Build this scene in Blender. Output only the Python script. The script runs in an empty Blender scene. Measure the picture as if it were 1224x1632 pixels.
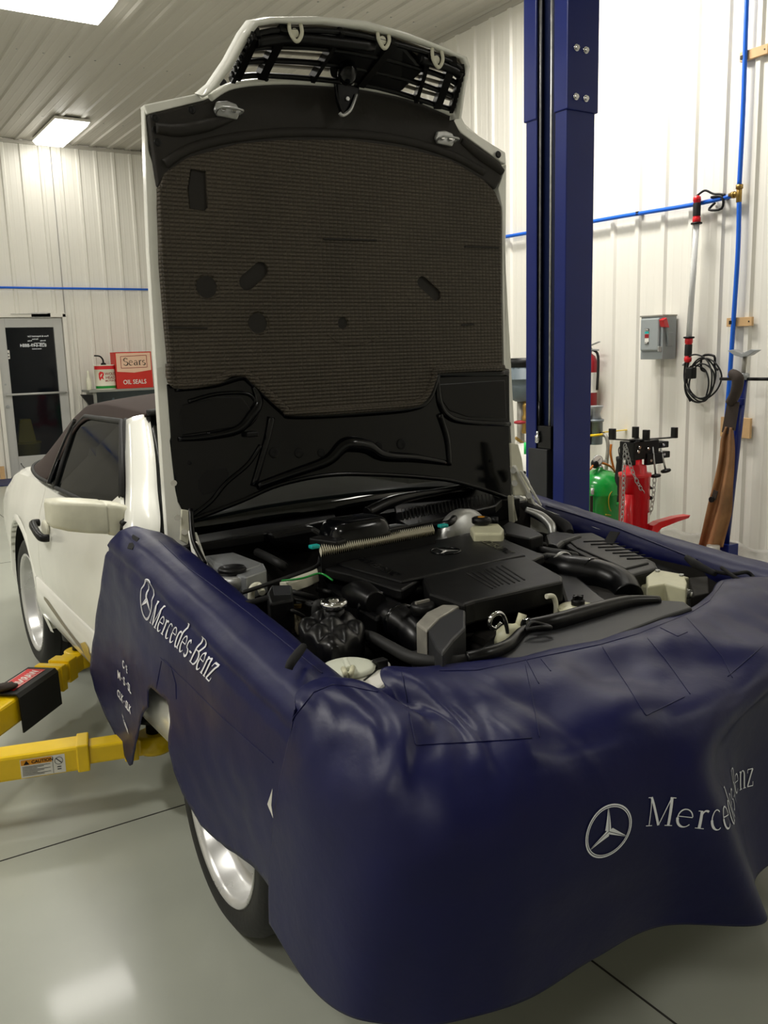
import bpy, bmesh, math, random
from mathutils import Vector, Matrix, noise
from mathutils.bvhtree import BVHTree
random.seed(7)
sc = bpy.context.scene
COL = sc.collection
PI = math.pi
# ------------------------------------------------------------------ camera, world, exposure, ceiling light rows
F_PX, CX, CY = 1411.0, 612.0, 816.0
CAM = Vector((0.0, 0.0, 1.48))
RX, RY, RZ = Vector((0.8399, -0.1198, 0.5294)), Vector((-0.542, -0.135, 0.8294)), Vector((-0.0279, -0.9836, -0.1783))
cam_d = bpy.data.cameras.new('camera'); cam = bpy.data.objects.new('camera', cam_d); COL.objects.link(cam)
cam_d.sensor_fit = 'VERTICAL'; cam_d.sensor_height = 36.0; cam_d.lens = 36.0 * F_PX / 1632.0
cam_d.clip_start = 0.02; cam_d.clip_end = 100
m3 = Matrix(((RX[0], -RX[1], -RX[2]), (RY[0], -RY[1], -RY[2]), (RZ[0], -RZ[1], -RZ[2])))
q = m3.to_quaternion(); q.normalize()
cam.matrix_world = Matrix.Translation(CAM) @ q.to_matrix().to_4x4()
sc.camera = cam
sc.view_settings.view_transform = 'Standard'; sc.view_settings.look = 'None'
sc.view_settings.gamma = 1.0; sc.view_settings.use_curve_mapping = False
sc.view_settings.exposure = 0.12
w = bpy.data.worlds.new('world'); sc.world = w; w.use_nodes = True
w.node_tree.nodes['Background'].inputs[0].default_value = (0.02, 0.025, 0.04, 1); w.node_tree.nodes['Background'].inputs[1].default_value = 0.3
ROOM = dict(x0=-4.2, x1=5.07, y0=-5.0, y1=12.2, z=4.2)
LAMP_W = 62.0
LAMP_COL = (1.0, 0.965, 0.895)
# (x, y, length, width, long axis, power factor)
LAMPS = [(2.88, 11.43, 1.22, 0.40, 'y', .05), (1.72, 7.42, 1.22, 0.50, 'x', .6), (4.1, 4.5, 1.22, 0.40, 'y', 1.3), (1.75, 3.7, 1.22, 0.40, 'y', 0.8),
         (-1.6, 7.4, 1.22, 0.40, 'y', .6), (-1.7, 3.4, 1.22, 0.40, 'y', 1.5), (-1.7, -0.6, 1.22, 0.40, 'y', .55), (4.3, -0.6, 1.22, 0.40, 'y', .25), (-1.6, 11.0, 1.22, .4, 'y', .25)]

def ray(u, v):
    d = (u - CX, v - CY, F_PX)
    return Vector((sum(RX[i]*d[i] for i in range(3)), sum(RY[i]*d[i] for i in range(3)), sum(RZ[i]*d[i] for i in range(3))))
def px(u, v, ax, val):          # where the line of sight of a photo point meets the plane axis = val
    d = ray(u, v); t = (val - CAM[ax]) / d[ax]
    return CAM + d * t
def pxs(pts, ax, val): return [px(u, v, ax, val) for u, v in pts]

# ------------------------------------------------------------------ materials
def srgb(h):
    h = h.lstrip('#'); c = [int(h[i:i+2], 16)/255 for i in (0, 2, 4)]
    return tuple((x/12.92 if x <= .04045 else ((x+.055)/1.055)**2.4) for x in c) + (1,)
MATS = {}
def mat(name, col, rough=0.5, metal=0.0, spec=0.5, coat=0.0, var=0.0, vscale=8.0, bump=0.0, bscale=60.0, alpha=1.0, trans=0.0, emit=0.0, ior=1.45, sheen=0.0):
    m = bpy.data.materials.new(name); m.use_nodes = True; nt = m.node_tree; b = nt.nodes['Principled BSDF']
    c = srgb(col) if isinstance(col, str) else col
    b.inputs['Base Color'].default_value = c; b.inputs['Roughness'].default_value = rough; b.inputs['Metallic'].default_value = metal
    b.inputs['Specular IOR Level'].default_value = spec; b.inputs['Coat Weight'].default_value = coat; b.inputs['IOR'].default_value = ior
    b.inputs['Coat Roughness'].default_value = 0.08
    b.inputs['Transmission Weight'].default_value = trans; b.inputs['Alpha'].default_value = alpha
    if sheen: b.inputs['Sheen Weight'].default_value = sheen
    if emit:
        b.inputs['Emission Color'].default_value = c; b.inputs['Emission Strength'].default_value = emit
    tc = nt.nodes.new('ShaderNodeTexCoord')
    n = nt.nodes.new('ShaderNodeTexNoise'); n.inputs['Scale'].default_value = vscale; n.inputs['Detail'].default_value = 5
    nt.links.new(tc.outputs['Object'], n.inputs['Vector'])
    if var > 0:
        r = nt.nodes.new('ShaderNodeValToRGB'); r.color_ramp.elements[0].position = .3; r.color_ramp.elements[1].position = .7
        r.color_ramp.elements[0].color = tuple(x*(1-var) for x in c[:3]) + (1,); r.color_ramp.elements[1].color = tuple(min(1, x*(1+var)) for x in c[:3]) + (1,)
        nt.links.new(n.outputs['Fac'], r.inputs['Fac']); nt.links.new(r.outputs['Color'], b.inputs['Base Color'])
    mr = nt.nodes.new('ShaderNodeMapRange'); mr.inputs['To Min'].default_value = max(0, rough-.05); mr.inputs['To Max'].default_value = min(1, rough+.05)
    nt.links.new(n.outputs['Fac'], mr.inputs['Value']); nt.links.new(mr.outputs['Result'], b.inputs['Roughness'])
    if bump > 0:
        n2 = nt.nodes.new('ShaderNodeTexNoise'); n2.inputs['Scale'].default_value = bscale; n2.inputs['Detail'].default_value = 4
        nt.links.new(tc.outputs['Object'], n2.inputs['Vector'])
        bm = nt.nodes.new('ShaderNodeBump'); bm.inputs['Strength'].default_value = bump; bm.inputs['Distance'].default_value = 0.01
        nt.links.new(n2.outputs['Fac'], bm.inputs['Height']); nt.links.new(bm.outputs['Normal'], b.inputs['Normal'])
    MATS[name] = m; return m
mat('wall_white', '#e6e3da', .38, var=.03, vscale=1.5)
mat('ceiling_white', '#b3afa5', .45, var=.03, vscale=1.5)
mat('floor', '#a0a398', .3, var=.07, vscale=2.2, bump=.02, bscale=9, coat=.12)
mat('joint', '#2c2a26', .8)
mat('diffuser', (1, .975, .9, 1), .4, emit=9)
mat('white_paint', '#f6f6ee', .22, coat=.6, var=.01)
mat('old_white', '#dcdac6', .4, var=.05, vscale=30)
mat('cream_plastic', '#cfcdaf', .4, var=.08, vscale=20)
mat('navy_vinyl', '#0b0f40', .42, spec=.34, var=.10, vscale=6, bump=.12, bscale=22)
mat('navy_dark', '#14183c', .45)
mat('print_white', '#e9e9ee', .45)
mat('print_silver', '#eceff4', .4)
mat('black_gloss', '#050609', .16, spec=.4)
mat('black_plastic', '#0a0a0b', .42, spec=.35, var=.15, vscale=20, bump=.06, bscale=300)
mat('black_satin', '#08080a', .32, spec=.35, var=.1)
mat('black_rubber', '#131313', .6, var=.1)
mat('black_fabric', '#0c0c0e', .85)
mat('dark_void', '#050506', .8)
mat('dark_foam', '#24211d', .72, var=.14, vscale=9, bump=.2, bscale=30)
mat('tire', '#131313', .62, bump=.1, bscale=80)
mat('rim', '#c6c6c4', .28, metal=.45, var=.04)
mat('chrome', '#dadada', .12, metal=1)
mat('steel', '#b5b6b4', .38, metal=.7, var=.15, vscale=30)
mat('alu', '#a5a8aa', .42, metal=.7, var=.12, vscale=15)
mat('alu_frame', '#b9b9b6', .45, metal=.3)
mat('soft_top', '#31241f', .9, var=.1, vscale=5, bump=.1, bscale=600)
mat('glass_dark', '#060909', .04, spec=.6)
mat('side_glass', '#050707', .05, spec=.03)
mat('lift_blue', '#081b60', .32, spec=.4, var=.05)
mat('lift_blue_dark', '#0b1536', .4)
mat('pipe_blue', '#0f5fd0', .35)
mat('red', '#d01420', .3, coat=.3, var=.06)
mat('red_dark', '#8f1420', .4)
mat('green', '#0c8a32', .25, coat=.4, var=.05)
mat('green_bright', '#1ecb5c', .4)
mat('yellow', '#efc80c', .32, coat=.3, var=.06, vscale=12)
mat('yellow_dark', '#8d8512', .6)
mat('orange_hose', '#b8680f', .5)
mat('box_grey', '#93999a', .45, var=.04)
mat('wood', '#cda878', .6, var=.1, vscale=12)
mat('leather', '#8a6340', .75, var=.3, vscale=7, bump=.3, bscale=40)
mat('strap_brown', '#352c26', .8, var=.2)
mat('sears_red', '#c8281c', .5)
mat('sears_pink', '#eac4a8', .55)
mat('label_white', '#e4e2da', .5)
mat('label_cream', '#dcd7c4', .5)
mat('shelf_grey', '#8c8d86', .5)
mat('plastic_film', '#d2cfc8', .15, alpha=.45, bump=.8, bscale=30)
mat('brass', '#a3854a', .35, metal=.9)
mat('teal', '#18a7a2', .4)
mat('caution_orange', '#e0961a', .5)
mat('filter_cream', '#d0cbb6', .8)
mat('grey_metal', '#98958c', .45, metal=.3, var=.2, vscale=20)
mat('grey_cover', '#26272a', .5, var=.1)
mat('hvac_grey', '#5f6a70', .45, var=.1)
mat('blue_dark_box', '#1a2350', .6)
mat('grime_and_dark', '#1b1815', .8, var=.3, vscale=25)
mat('tank_steel', '#7d868c', .42, metal=.3, var=.12)
# quilted hood pad: rows of small pillows
mat('slat_grey', '#7a7468', .55, metal=.2)
def quilt():
    m = mat('quilted_pad', '#4e473d', .62, var=.12, vscale=5); nt = m.node_tree; b = nt.nodes['Principled BSDF']
    tc = nt.nodes.new('ShaderNodeTexCoord'); sp = nt.nodes.new('ShaderNodeSeparateXYZ'); nt.links.new(tc.outputs['Object'], sp.inputs[0])
    def wave(out, pitch, p=1.0):
        a = nt.nodes.new('ShaderNodeMath'); a.operation = 'MULTIPLY'; a.inputs[1].default_value = PI/pitch; nt.links.new(out, a.inputs[0])
        s = nt.nodes.new('ShaderNodeMath'); s.operation = 'SINE'; nt.links.new(a.outputs[0], s.inputs[0])
        k = nt.nodes.new('ShaderNodeMath'); k.operation = 'ABSOLUTE'; nt.links.new(s.outputs[0], k.inputs[0])
        r = nt.nodes.new('ShaderNodeMath'); r.operation = 'POWER'; r.inputs[1].default_value = p; nt.links.new(k.outputs[0], r.inputs[0]); return r.outputs[0]
    mu = nt.nodes.new('ShaderNodeMath'); mu.operation = 'MULTIPLY'
    nt.links.new(wave(sp.outputs['X'], .0165, .3), mu.inputs[0]); nt.links.new(wave(sp.outputs['Z'], .0125, .6), mu.inputs[1])
    bm = nt.nodes.new('ShaderNodeBump'); bm.inputs['Strength'].default_value = 1.0; bm.inputs['Distance'].default_value = 0.006
    nt.links.new(mu.outputs[0], bm.inputs['Height']); nt.links.new(bm.outputs['Normal'], b.inputs['Normal'])
quilt()
def M(n): return MATS[n]

# ------------------------------------------------------------------ mesh builder
def vec(p): return Vector(p)
def catmull(P, n, closed=False):
    P = [vec(p) for p in P]; N = len(P); out = []
    segs = N if closed else N-1
    for i in range(segs):
        if closed: a, b, c, d = P[(i-1) % N], P[i], P[(i+1) % N], P[(i+2) % N]
        else: a, b, c, d = P[max(i-1, 0)], P[i], P[i+1], P[min(i+2, N-1)]
        for k in range(n):
            t = k/n
            out.append(.5*((2*b) + (c-a)*t + (2*a-5*b+4*c-d)*t*t + (3*b-a-3*c+d)*t*t*t))
    if not closed: out.append(P[-1])
    return out
class MB:
    def __init__(s): s.v = []; s.f = []; s.sm = []
    def add(s, vs, fs, smooth=False):
        o = len(s.v); s.v += [tuple(p) for p in vs]; s.f += [tuple(i+o for i in f) for f in fs]; s.sm += [smooth]*len(fs); return s
    def box(s, lo, hi):
        x0, y0, z0 = lo; x1, y1, z1 = hi
        return s.add([(x0,y0,z0),(x1,y0,z0),(x1,y1,z0),(x0,y1,z0),(x0,y0,z1),(x1,y0,z1),(x1,y1,z1),(x0,y1,z1)],
                     [(0,3,2,1),(4,5,6,7),(0,1,5,4),(1,2,6,5),(2,3,7,6),(3,0,4,7)])
    def obox(s, c, ax, ay, az, hx, hy, hz):
        c = vec(c); ax = vec(ax).normalized(); ay = vec(ay).normalized(); az = vec(az).normalized(); vs = []
        for k in (-1, 1):
            for i, j in ((-1,-1),(1,-1),(1,1),(-1,1)): vs.append(c + ax*hx*i + ay*hy*j + az*hz*k)
        return s.add(vs, [(0,3,2,1),(4,5,6,7),(0,1,5,4),(1,2,6,5),(2,3,7,6),(3,0,4,7)])
    def bar(s, a, b, w, h, up=(0,0,1)):
        a = vec(a); b = vec(b); d = (b-a); L = d.length; d.normalize(); up = vec(up); sd = d.cross(up)
        if sd.length < 1e-4: sd = d.cross(vec((1,0,0)))
        sd.normalize(); up = sd.cross(d)
        return s.obox((a+b)/2, d, sd, up, L/2, w/2, h/2)
    def prism(s, poly, dv, smooth=False):
        n = len(poly); dv = vec(dv); p = [vec(a) for a in poly]
        s.add(p + [a+dv for a in p], [tuple(range(n)), tuple(range(2*n-1, n-1, -1))] + [(i, i+n, (i+1) % n+n, (i+1) % n) for i in range(n)], smooth); return s
    def frame(s, d):
        d = vec(d).normalized(); u = vec((0,0,1)) if abs(d.z) < .9 else vec((1,0,0)); a = d.cross(u).normalized(); return a, d.cross(a).normalized()
    def cyl(s, a, b, r, r2=None, n=20, cap=True):
        a = vec(a); b = vec(b); r2 = r if r2 is None else r2; x, y = s.frame(b-a); vs = []
        for c, rr in ((a, r), (b, r2)):
            for i in range(n): t = 2*PI*i/n; vs.append(c + x*rr*math.cos(t) + y*rr*math.sin(t))
        s.add(vs, [(i, (i+1) % n, (i+1) % n+n, i+n) for i in range(n)], True)
        if cap: s.add(vs, [tuple(range(n-1, -1, -1)), tuple(range(n, 2*n))])
        return s
    def lathe(s, c, axis, prof, n=28, cap=True):   # prof: (radius, distance along axis)
        c = vec(c); ax = vec(axis).normalized(); x, y = s.frame(ax); vs = []
        for r, h in prof:
            for i in range(n): t = 2*PI*i/n; vs.append(c + ax*h + x*r*math.cos(t) + y*r*math.sin(t))
        fs = [(k*n+i, k*n+(i+1) % n, (k+1)*n+(i+1) % n, (k+1)*n+i) for k in range(len(prof)-1) for i in range(n)]
        s.add(vs, fs, True)
        if cap and prof[0][0] > .0005: s.add(vs[:n], [tuple(range(n-1, -1, -1))])
        if cap and prof[-1][0] > .0005: s.add(vs[-n:], [tuple(range(n))])
        return s
    def tube(s, path, r, n=10, sm=6, closed=False, curve=True):   # r: number or list per control point
        P = catmull(path, sm, closed) if curve and len(path) > 2 else [vec(p) for p in path]
        N = len(P); rs = r if hasattr(r, '__len__') else [r]*len(path); vs = []; x = None
        for k in range(N):
            d = (P[(k+1) % N] - P[k-1]) if closed else (P[min(k+1, N-1)] - P[max(k-1, 0)])
            if d.length < 1e-7: d = vec((0,0,1))
            d.normalize()
            if x is None: x, y = s.frame(d)
            else:
                x = (x - d*x.dot(d))
                if x.length < 1e-5: x, y = s.frame(d)
                x.normalize(); y = d.cross(x)
            q_ = k/(N-1)*(len(rs)-1) if N > 1 else 0; i0 = min(int(q_), len(rs)-1); i1 = min(i0+1, len(rs)-1); rr = rs[i0]+(rs[i1]-rs[i0])*(q_-i0)
            for i in range(n): t = 2*PI*i/n; vs.append(P[k] + x*rr*math.cos(t) + y*rr*math.sin(t))
        K = N if closed else N-1
        s.add(vs, [(k*n+i, k*n+(i+1) % n, ((k+1) % N)*n+(i+1) % n, ((k+1) % N)*n+i) for k in range(K) for i in range(n)], True)
        if not closed: s.add(vs[:n], [tuple(range(n-1, -1, -1))]); s.add(vs[-n:], [tuple(range(n))])
        return s
    def grid(s, rows, smooth=True, closed=False):
        nr = len(rows); nc = len(rows[0]); vs = [p for r in rows for p in r]; K = nc if closed else nc-1
        return s.add(vs, [(i*nc+j, i*nc+(j+1) % nc, (i+1)*nc+(j+1) % nc, (i+1)*nc+j) for i in range(nr-1) for j in range(K)], smooth)
    def blob(s, c, rx, ry, rz, n=16, m=10, fn=None):
        rows = []
        for i in range(m+1):
            a = PI*i/m; rows.append([])
            for j in range(n):
                t = 2*PI*j/n; d = Vector((math.sin(a)*math.cos(t), math.sin(a)*math.sin(t), math.cos(a)))
                k = fn(d) if fn else 1
                rows[-1].append(Vector(c)+Vector((d.x*rx, d.y*ry, d.z*rz))*k)
        return s.grid(rows, closed=True)
    def build(s, name, m, parent=None, bevel=0, seg=2, solid=0, sub=0, merge=True, label=None):
        me = bpy.data.meshes.new(name); me.from_pydata(s.v, [], s.f); me.update()
        me.polygons.foreach_set('use_smooth', s.sm)
        bm = bmesh.new(); bm.from_mesh(me)
        if merge: bmesh.ops.remove_doubles(bm, verts=bm.verts, dist=1e-5)
        if not solid: bmesh.ops.recalc_face_normals(bm, faces=bm.faces)
        bm.to_mesh(me); bm.free()
        me.materials.append(M(m) if isinstance(m, str) else m)
        o = bpy.data.objects.new(name, me); COL.objects.link(o)
        if parent is not None: adopt(o, parent)
        if solid:
            d = o.modifiers.new('s', 'SOLIDIFY'); d.thickness = solid; d.offset = 0
        if bevel:
            d = o.modifiers.new('b', 'BEVEL'); d.width = bevel; d.segments = seg; d.limit_method = 'ANGLE'; d.angle_limit = math.radians(35)
        if sub:
            d = o.modifiers.new('u', 'SUBSURF'); d.levels = sub; d.render_levels = sub
        if label: o['label'] = label
        return o
def adopt(o, parent):
    o.parent = parent
    if 'root_loc' in parent and parent.parent is None: o.location = -Vector(parent['root_loc'])
def thing(name, loc, label, cat, group=None):
    o = bpy.data.objects.new(name, None); o.empty_display_size = .05; COL.objects.link(o); o.location = loc; o['root_loc'] = list(loc)
    o['label'] = label; o['category'] = cat
    if group: o['group'] = group
    return o
def tag(o, label, cat, group=None, kind=None):
    o['label'] = label; o['category'] = cat
    if group: o['group'] = group
    if kind: o['kind'] = kind
    return o
def struct(o): o['kind'] = 'structure'; return o
def text_mb(txt, fn, size=1.0, bold=0.0, width=1.0, mb=None, align='LEFT'):   # fn(x, y) -> world point
    cu = bpy.data.curves.new('t', 'FONT'); cu.body = txt; cu.size = size; cu.offset = bold; cu.align_x = align; cu.resolution_u = 3
    o = bpy.data.objects.new('t', cu); me = bpy.data.meshes.new_from_object(o)
    bm = bmesh.new(); bm.from_mesh(me); bmesh.ops.triangulate(bm, faces=bm.faces)
    mb = mb or MB(); mb.add([fn(v.co.x*width, v.co.y) for v in bm.verts], [tuple(v.index for v in f.verts) for f in bm.faces])
    bm.free(); bpy.data.objects.remove(o); bpy.data.curves.remove(cu); bpy.data.meshes.remove(me); return mb
def bvh_of(o):
    bpy.context.view_layer.update()
    dg = bpy.context.evaluated_depsgraph_get(); e = o.evaluated_get(dg); me = e.to_mesh(); mw = o.matrix_world
    off = mw.translation
    b = BVHTree.FromPolygons([mw @ v.co for v in me.vertices], [tuple(p.vertices) for p in me.polygons]); e.to_mesh_clear(); return b
def boolean(o, cutters, op='DIFFERENCE'):
    for c in cutters:
        d = o.modifiers.new('c', 'BOOLEAN'); d.operation = op; d.object = c; d.solver = 'EXACT'
    bpy.context.view_layer.update()
    dg = bpy.context.evaluated_depsgraph_get(); me = bpy.data.meshes.new_from_object(o.evaluated_get(dg)); old = o.data
    o.modifiers.clear(); o.data = me
    return o
# ------------------------------------------------------------------ the room
X0, X1, Y0, Y1, ZC = ROOM['x0'], ROOM['x1'], ROOM['y0'], ROOM['y1'], ROOM['z']
b = MB(); b.box((X0-.3, Y0-.3, -.1), (X1+.3, Y1+2.2, 0)); floor = struct(b.build('floor', 'floor'))
for a, c in (((X0, 2.697, -.02), (X1, 2.702, .0012)), ((1.439, Y0, -.02), (1.444, Y1, .0013)), ((X0, 7.0, -.02), (X1, 7.004, .0012))):
    struct(MB().box(a, c).build('trim_%d' % (1 if a[1] > 2.6 and a[1] < 3 else 2 if a[1] < 0 else 3), 'joint'))
def ribbed(L, H, fn, start=0.0, pitch=.2286, h=.017):      # profile marches along L; fn(s, t, d) -> point
    prof = []; s = -pitch + start
    while s < L + pitch:
        prof += [(s-.030, 0), (s-.016, h), (s+.016, h), (s+.030, 0), (s+.066, 0), (s+.078, .0012), (s+.090, 0), (s+.136, 0), (s+.148, .0012), (s+.160, 0)]
        s += pitch
    prof = [(min(max(a, 0), L), d) for a, d in prof]
    mb = MB(); mb.grid([[fn(a, t, d) for a, d in prof] for t in (0, H)], smooth=False); return mb
struct(ribbed(Y1-Y0, ZC, lambda s, t, d: (X1-d, Y0+s, t), start=(3.558+.02-Y0) % .2286).build('wall_right', 'wall_white', merge=False))
DX0, DX1, DZ = 2.02, 2.93, 2.08
def back(x0, x1, z0, z1, n):
    return struct(ribbed(x1-x0, z1-z0, lambda s, t, d: (x0+s, Y1-d, z0+t), start=(.06-x0) % .2286).build(n, 'wall_white', merge=False))
back(X0, DX0, 0, ZC, 'wall_back'); back(DX1, X1, 0, ZC, 'wall_back_right'); back(DX0, DX1, DZ, ZC, 'wall_back_top')
struct(ribbed(Y1-Y0, ZC, lambda s, t, d: (X0+d, Y0+s, t)).build('wall_left', 'wall_white', merge=False))
struct(ribbed(X1-X0, ZC, lambda s, t, d: (X0+s, Y0+d, t)).build('wall_front', 'wall_white', merge=False))
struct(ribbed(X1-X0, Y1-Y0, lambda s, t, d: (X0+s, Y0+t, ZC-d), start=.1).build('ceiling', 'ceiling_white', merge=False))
struct(MB().box((X0, Y1-.03, ZC-.055), (X1, Y1-.001, ZC-.018)).box((X1-.03, Y0, ZC-.055), (X1-.001, Y1, ZC-.018)).build('trim_4', 'ceiling_white'))
# little screws of the wall panels
sb = MB()
for y in [3.50+.2286*k for k in range(-3, 22)]:
    for z in (1.05, 1.65, 2.28, 3.0, 3.7): sb.cyl((X1-.001, y+.06, z), (X1-.006, y+.06, z), .006, n=8)
struct(sb.build('trim_5', 'alu'))
sb = MB()
for x in [X0+.1+.2286*k+.06 for k in range(0, 40)]:
    for y in (4.4, 6.6, 8.8, 11.0): sb.cyl((x, y, ZC-.001), (x, y, ZC-.006), .008, n=8)
struct(sb.build('trim_6', 'steel'))
# glazed entrance door on the back wall
dr = bpy.data.objects.new('door_1', None); COL.objects.link(dr); dr.location = (2.47, Y1, 0); dr['root_loc'] = [2.47, Y1, 0]; struct(dr)
f = MB()
f.box((DX0, Y1-.05, 0), (DX0+.045, Y1+.08, DZ)).box((DX1-.045, Y1-.05, 0), (DX1, Y1+.08, DZ)).box((DX0, Y1-.05, DZ-.045), (DX1, Y1+.08, DZ)); f.build('door_frame', 'wall_white', dr, .004)
f = MB(); a0, a1 = DX0+.05, DX1-.05
f.box((a0, Y1-.01, .01), (a0+.11, Y1+.035, DZ-.05)).box((a1-.11, Y1-.01, .01), (a1, Y1+.035, DZ-.05)).box((a0+.11, Y1-.01, DZ-.17), (a1-.11, Y1+.035, DZ-.05)).box((a0+.11, Y1-.01, .01), (a1-.11, Y1+.035, .27))
leaf = f.build('door_leaf', 'alu_frame', dr, .003)
g = mat('door_glass', '#141a22', .03, alpha=.35, spec=.6)
MB().box((a0+.11, Y1+.008, .27), (a1-.11, Y1+.016, DZ-.17)).build('pane', g, dr)
MB().cyl((a0+.03, Y1-.07, 1.07), (a1-.03, Y1-.07, 1.07), .014).cyl((a0+.05, Y1-.07, 1.07), (a0+.05, Y1, 1.07), .012).cyl((a1-.05, Y1-.07, 1.07), (a1-.05, Y1, 1.07), .012).build('push_bar', 'alu_frame', dr)
MB().box((2.50, Y1-.05, 2.03), (2.74, Y1-.01, 2.09)).bar((2.7, Y1-.06, 2.08), (2.25, Y1-.08, 2.075), .02, .008).build('door_closer', 'alu_frame', dr, .003)
tb = MB()
def dt(x0, z0): return lambda x, y: (x0 - x, Y1+.004, z0 + y)
for s_, x_, z_, sz in (('828-649-8884', 2.665, 1.665, .058), ('Pure & Imported Car', 2.70, 1.79, .030), ('Service', 2.57, 1.755, .026), ('Monday', 2.66, 1.735, .022), ('Friday', 2.49, 1.735, .022), ('by appointment', 2.64, 1.705, .02), ('www.motor', 2.6, 1.632, .024)):
    text_mb(s_, dt(x_, z_), sz, .0006, mb=tb)
tb.build('lettering', 'print_silver', dr)
MB().box((2.175, Y1+.003, 1.52), (2.205, Y1+.007, 1.63)).build('sticker', 'label_white', dr)
for i, z in enumerate((1.54, 1.58)): MB().box((2.183, Y1+.001, z), (2.197, Y1+.003, z+.015)).build('sticker_mark', 'black_plastic', dr)
MB().cyl((2.115, Y1-.02, 1.20), (2.115, Y1, 1.20), .012).cyl((2.115, Y1-.03, .92), (2.115, Y1, .92), .02).build('lock', 'alu', dr)
struct(MB().box((DX0-.5, Y1+2.1, -.1), (DX1+1.2, Y1+2.2, 3)).box((DX0-.5, Y1+.1, -.1), (DX0-.45, Y1+2.1, 3)).box((DX1+1.15, Y1+.1, -.1), (DX1+1.2, Y1+2.1, 3)).box((DX0-.5, Y1+.1, 2.6), (DX1+1.2, Y1+2.2, 2.7)).build('wall_dark_space', 'grime_and_dark'))  # darkness of the space behind the door is put into these walls' colour
t = thing('mop_bucket', (2.40, Y1+.55, 0), 'yellow mop bucket standing in the dark behind the glass door', 'bucket')
MB().lathe((2.40, Y1+.55, .08), (0,0,1), [(.15,0),(.19,.3),(.2,.31),(.19,.33)], cap=True).build('tub', 'yellow_dark', t)
MB().prism([(2.28, Y1+.45, .40), (2.52, Y1+.45, .40), (2.47, Y1+.45, .72), (2.33, Y1+.45, .72)], (0,.12,0)).build('wringer', 'yellow_dark', t, .01)
for dx in (-.1, .1):
    MB().blob((2.40+dx, Y1+.5, .04), .03, .03, .04).build('caster', 'black_rubber', t)
# blue mat by the door
t = tag(MB().box((1.4, Y1-.75, .001), (2.27, Y1-.12, .012)).build('door_mat', 'blue_dark_box', None, .003), 'dark blue mat on the floor in front of the glass door', 'mat')
MB().box((1.93, Y1-.09, .0), (1.985, Y1-.055, .17)).build('wood_block', 'wood'); bpy.data.objects['wood_block'].name = 'wooden_wedge'; tag(bpy.data.objects['wooden_wedge'], 'small wooden wedge on the floor at the foot of the door', 'wedge')

# ------------------------------------------------------------------ ceiling lights
for i, (x, y, L, W_, ax, k) in enumerate(LAMPS):
    hx, hy = (L/2, W_/2) if ax == 'x' else (W_/2, L/2)
    lab = {0: 'wrap-round fluorescent ceiling light nearest the glass door', 1: 'large fluorescent ceiling light cut by the top left corner of the photo'}.get(i, 'fluorescent ceiling light in the rows outside the picture')
    t = thing('ceiling_light', (x, y, ZC-.09), lab, 'light', 'fluorescent ceiling lights')
    z1 = ZC-.018
    MB().box((x-hx, y-hy, z1-.03), (x+hx, y+hy, z1)).build('housing', 'wall_white', t, .004)
    p = [(x-hx+.01, y-hy+.01, z1-.03), (x+hx-.01, y-hy+.01, z1-.03), (x+hx-.01, y+hy-.01, z1-.03), (x-hx+.01, y+hy-.01, z1-.03)]
    ins = .03
    q_ = [(p[0][0]+ins, p[0][1]+ins, z1-.075), (p[1][0]-ins, p[1][1]+ins, z1-.075), (p[2][0]-ins, p[2][1]-ins, z1-.075), (p[3][0]+ins, p[3][1]-ins, z1-.075)]
    MB().add(p+q_, [(4,5,6,7),(0,1,5,4),(1,2,6,5),(2,3,7,6),(3,0,4,7)]).build('diffuser', 'diffuser', t, .004)
    ld = bpy.data.lights.new('lamp', 'AREA'); ld.shape = 'RECTANGLE'; ld.size = hx*2-.06; ld.size_y = hy*2-.06; ld.energy = LAMP_W*k; ld.color = LAMP_COL
    lo = bpy.data.objects.new('lamp', ld); COL.objects.link(lo); lo.parent = t; lo.location = (0, 0, -.012)

# ------------------------------------------------------------------ air line on the walls
def on_wall(u, v, d=0.0): return px(u, v, 0, X1-d)
xp = X1-.05
p1 = px(1172, 311, 0, xp)
air = thing('air_line', (xp, p1.y, 0), 'bright blue compressed air pipe running along the white walls and down past the stand', 'pipe')
MB().tube([px(1191,-30,0,xp), px(1188,60,0,xp), px(1184,180,0,xp), px(1178,300,0,xp)], .0145, curve=True).build('riser_pipe', 'pipe_blue', air)
MB().tube([px(1178,318,0,xp), px(1176,400,0,xp), px(1169,510,0,xp), px(1163,600,0,xp), px(1156,690,0,xp)], .0145).build('drop_pipe', 'pipe_blue', air)
MB().tube([px(1168,312,0,xp), px(1100,327,0,xp), px(990,345,0,xp), px(900,361,0,xp), px(808,377,0,xp), (xp, 6.5, 2.40), (xp, 9.5, 2.40), (xp, Y1-.12, 2.40)], .0145, sm=5).build('branch_pipe', 'pipe_blue', air)
tag(MB().tube([(xp-.06, Y1-.05, 2.40), (2.9, Y1-.05, 2.40), (X0+.3, Y1-.05, 2.41)], .0145, curve=False).build('air_pipe', 'pipe_blue'), 'bright blue air pipe running level along the rear wall above the glass door', 'pipe')
tee = MB(); c = px(1178, 309, 0, xp)
tee.cyl(c+vec((0,0,-.05)), c+vec((0,0,.05)), .017).cyl(c+vec((0,0,.03)), c+vec((0,0,.055)), .022).cyl(c, c+vec((0,.07,0)), .016).cyl(c+vec((0,.03,0)), c+vec((0,.05,0)), .021); tee.build('tee_fitting', 'brass', air)
for u, v in ((1017-0, 340), (1152, 315), (1184, 92), (1166, 514)):
    c = px(u, v, 0, xp); MB().box((c.x-.014, c.y-.012, c.z-.012), (X1-.002, c.y+.012, c.z+.012)).build('clip', 'black_plastic', air, .002)
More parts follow.
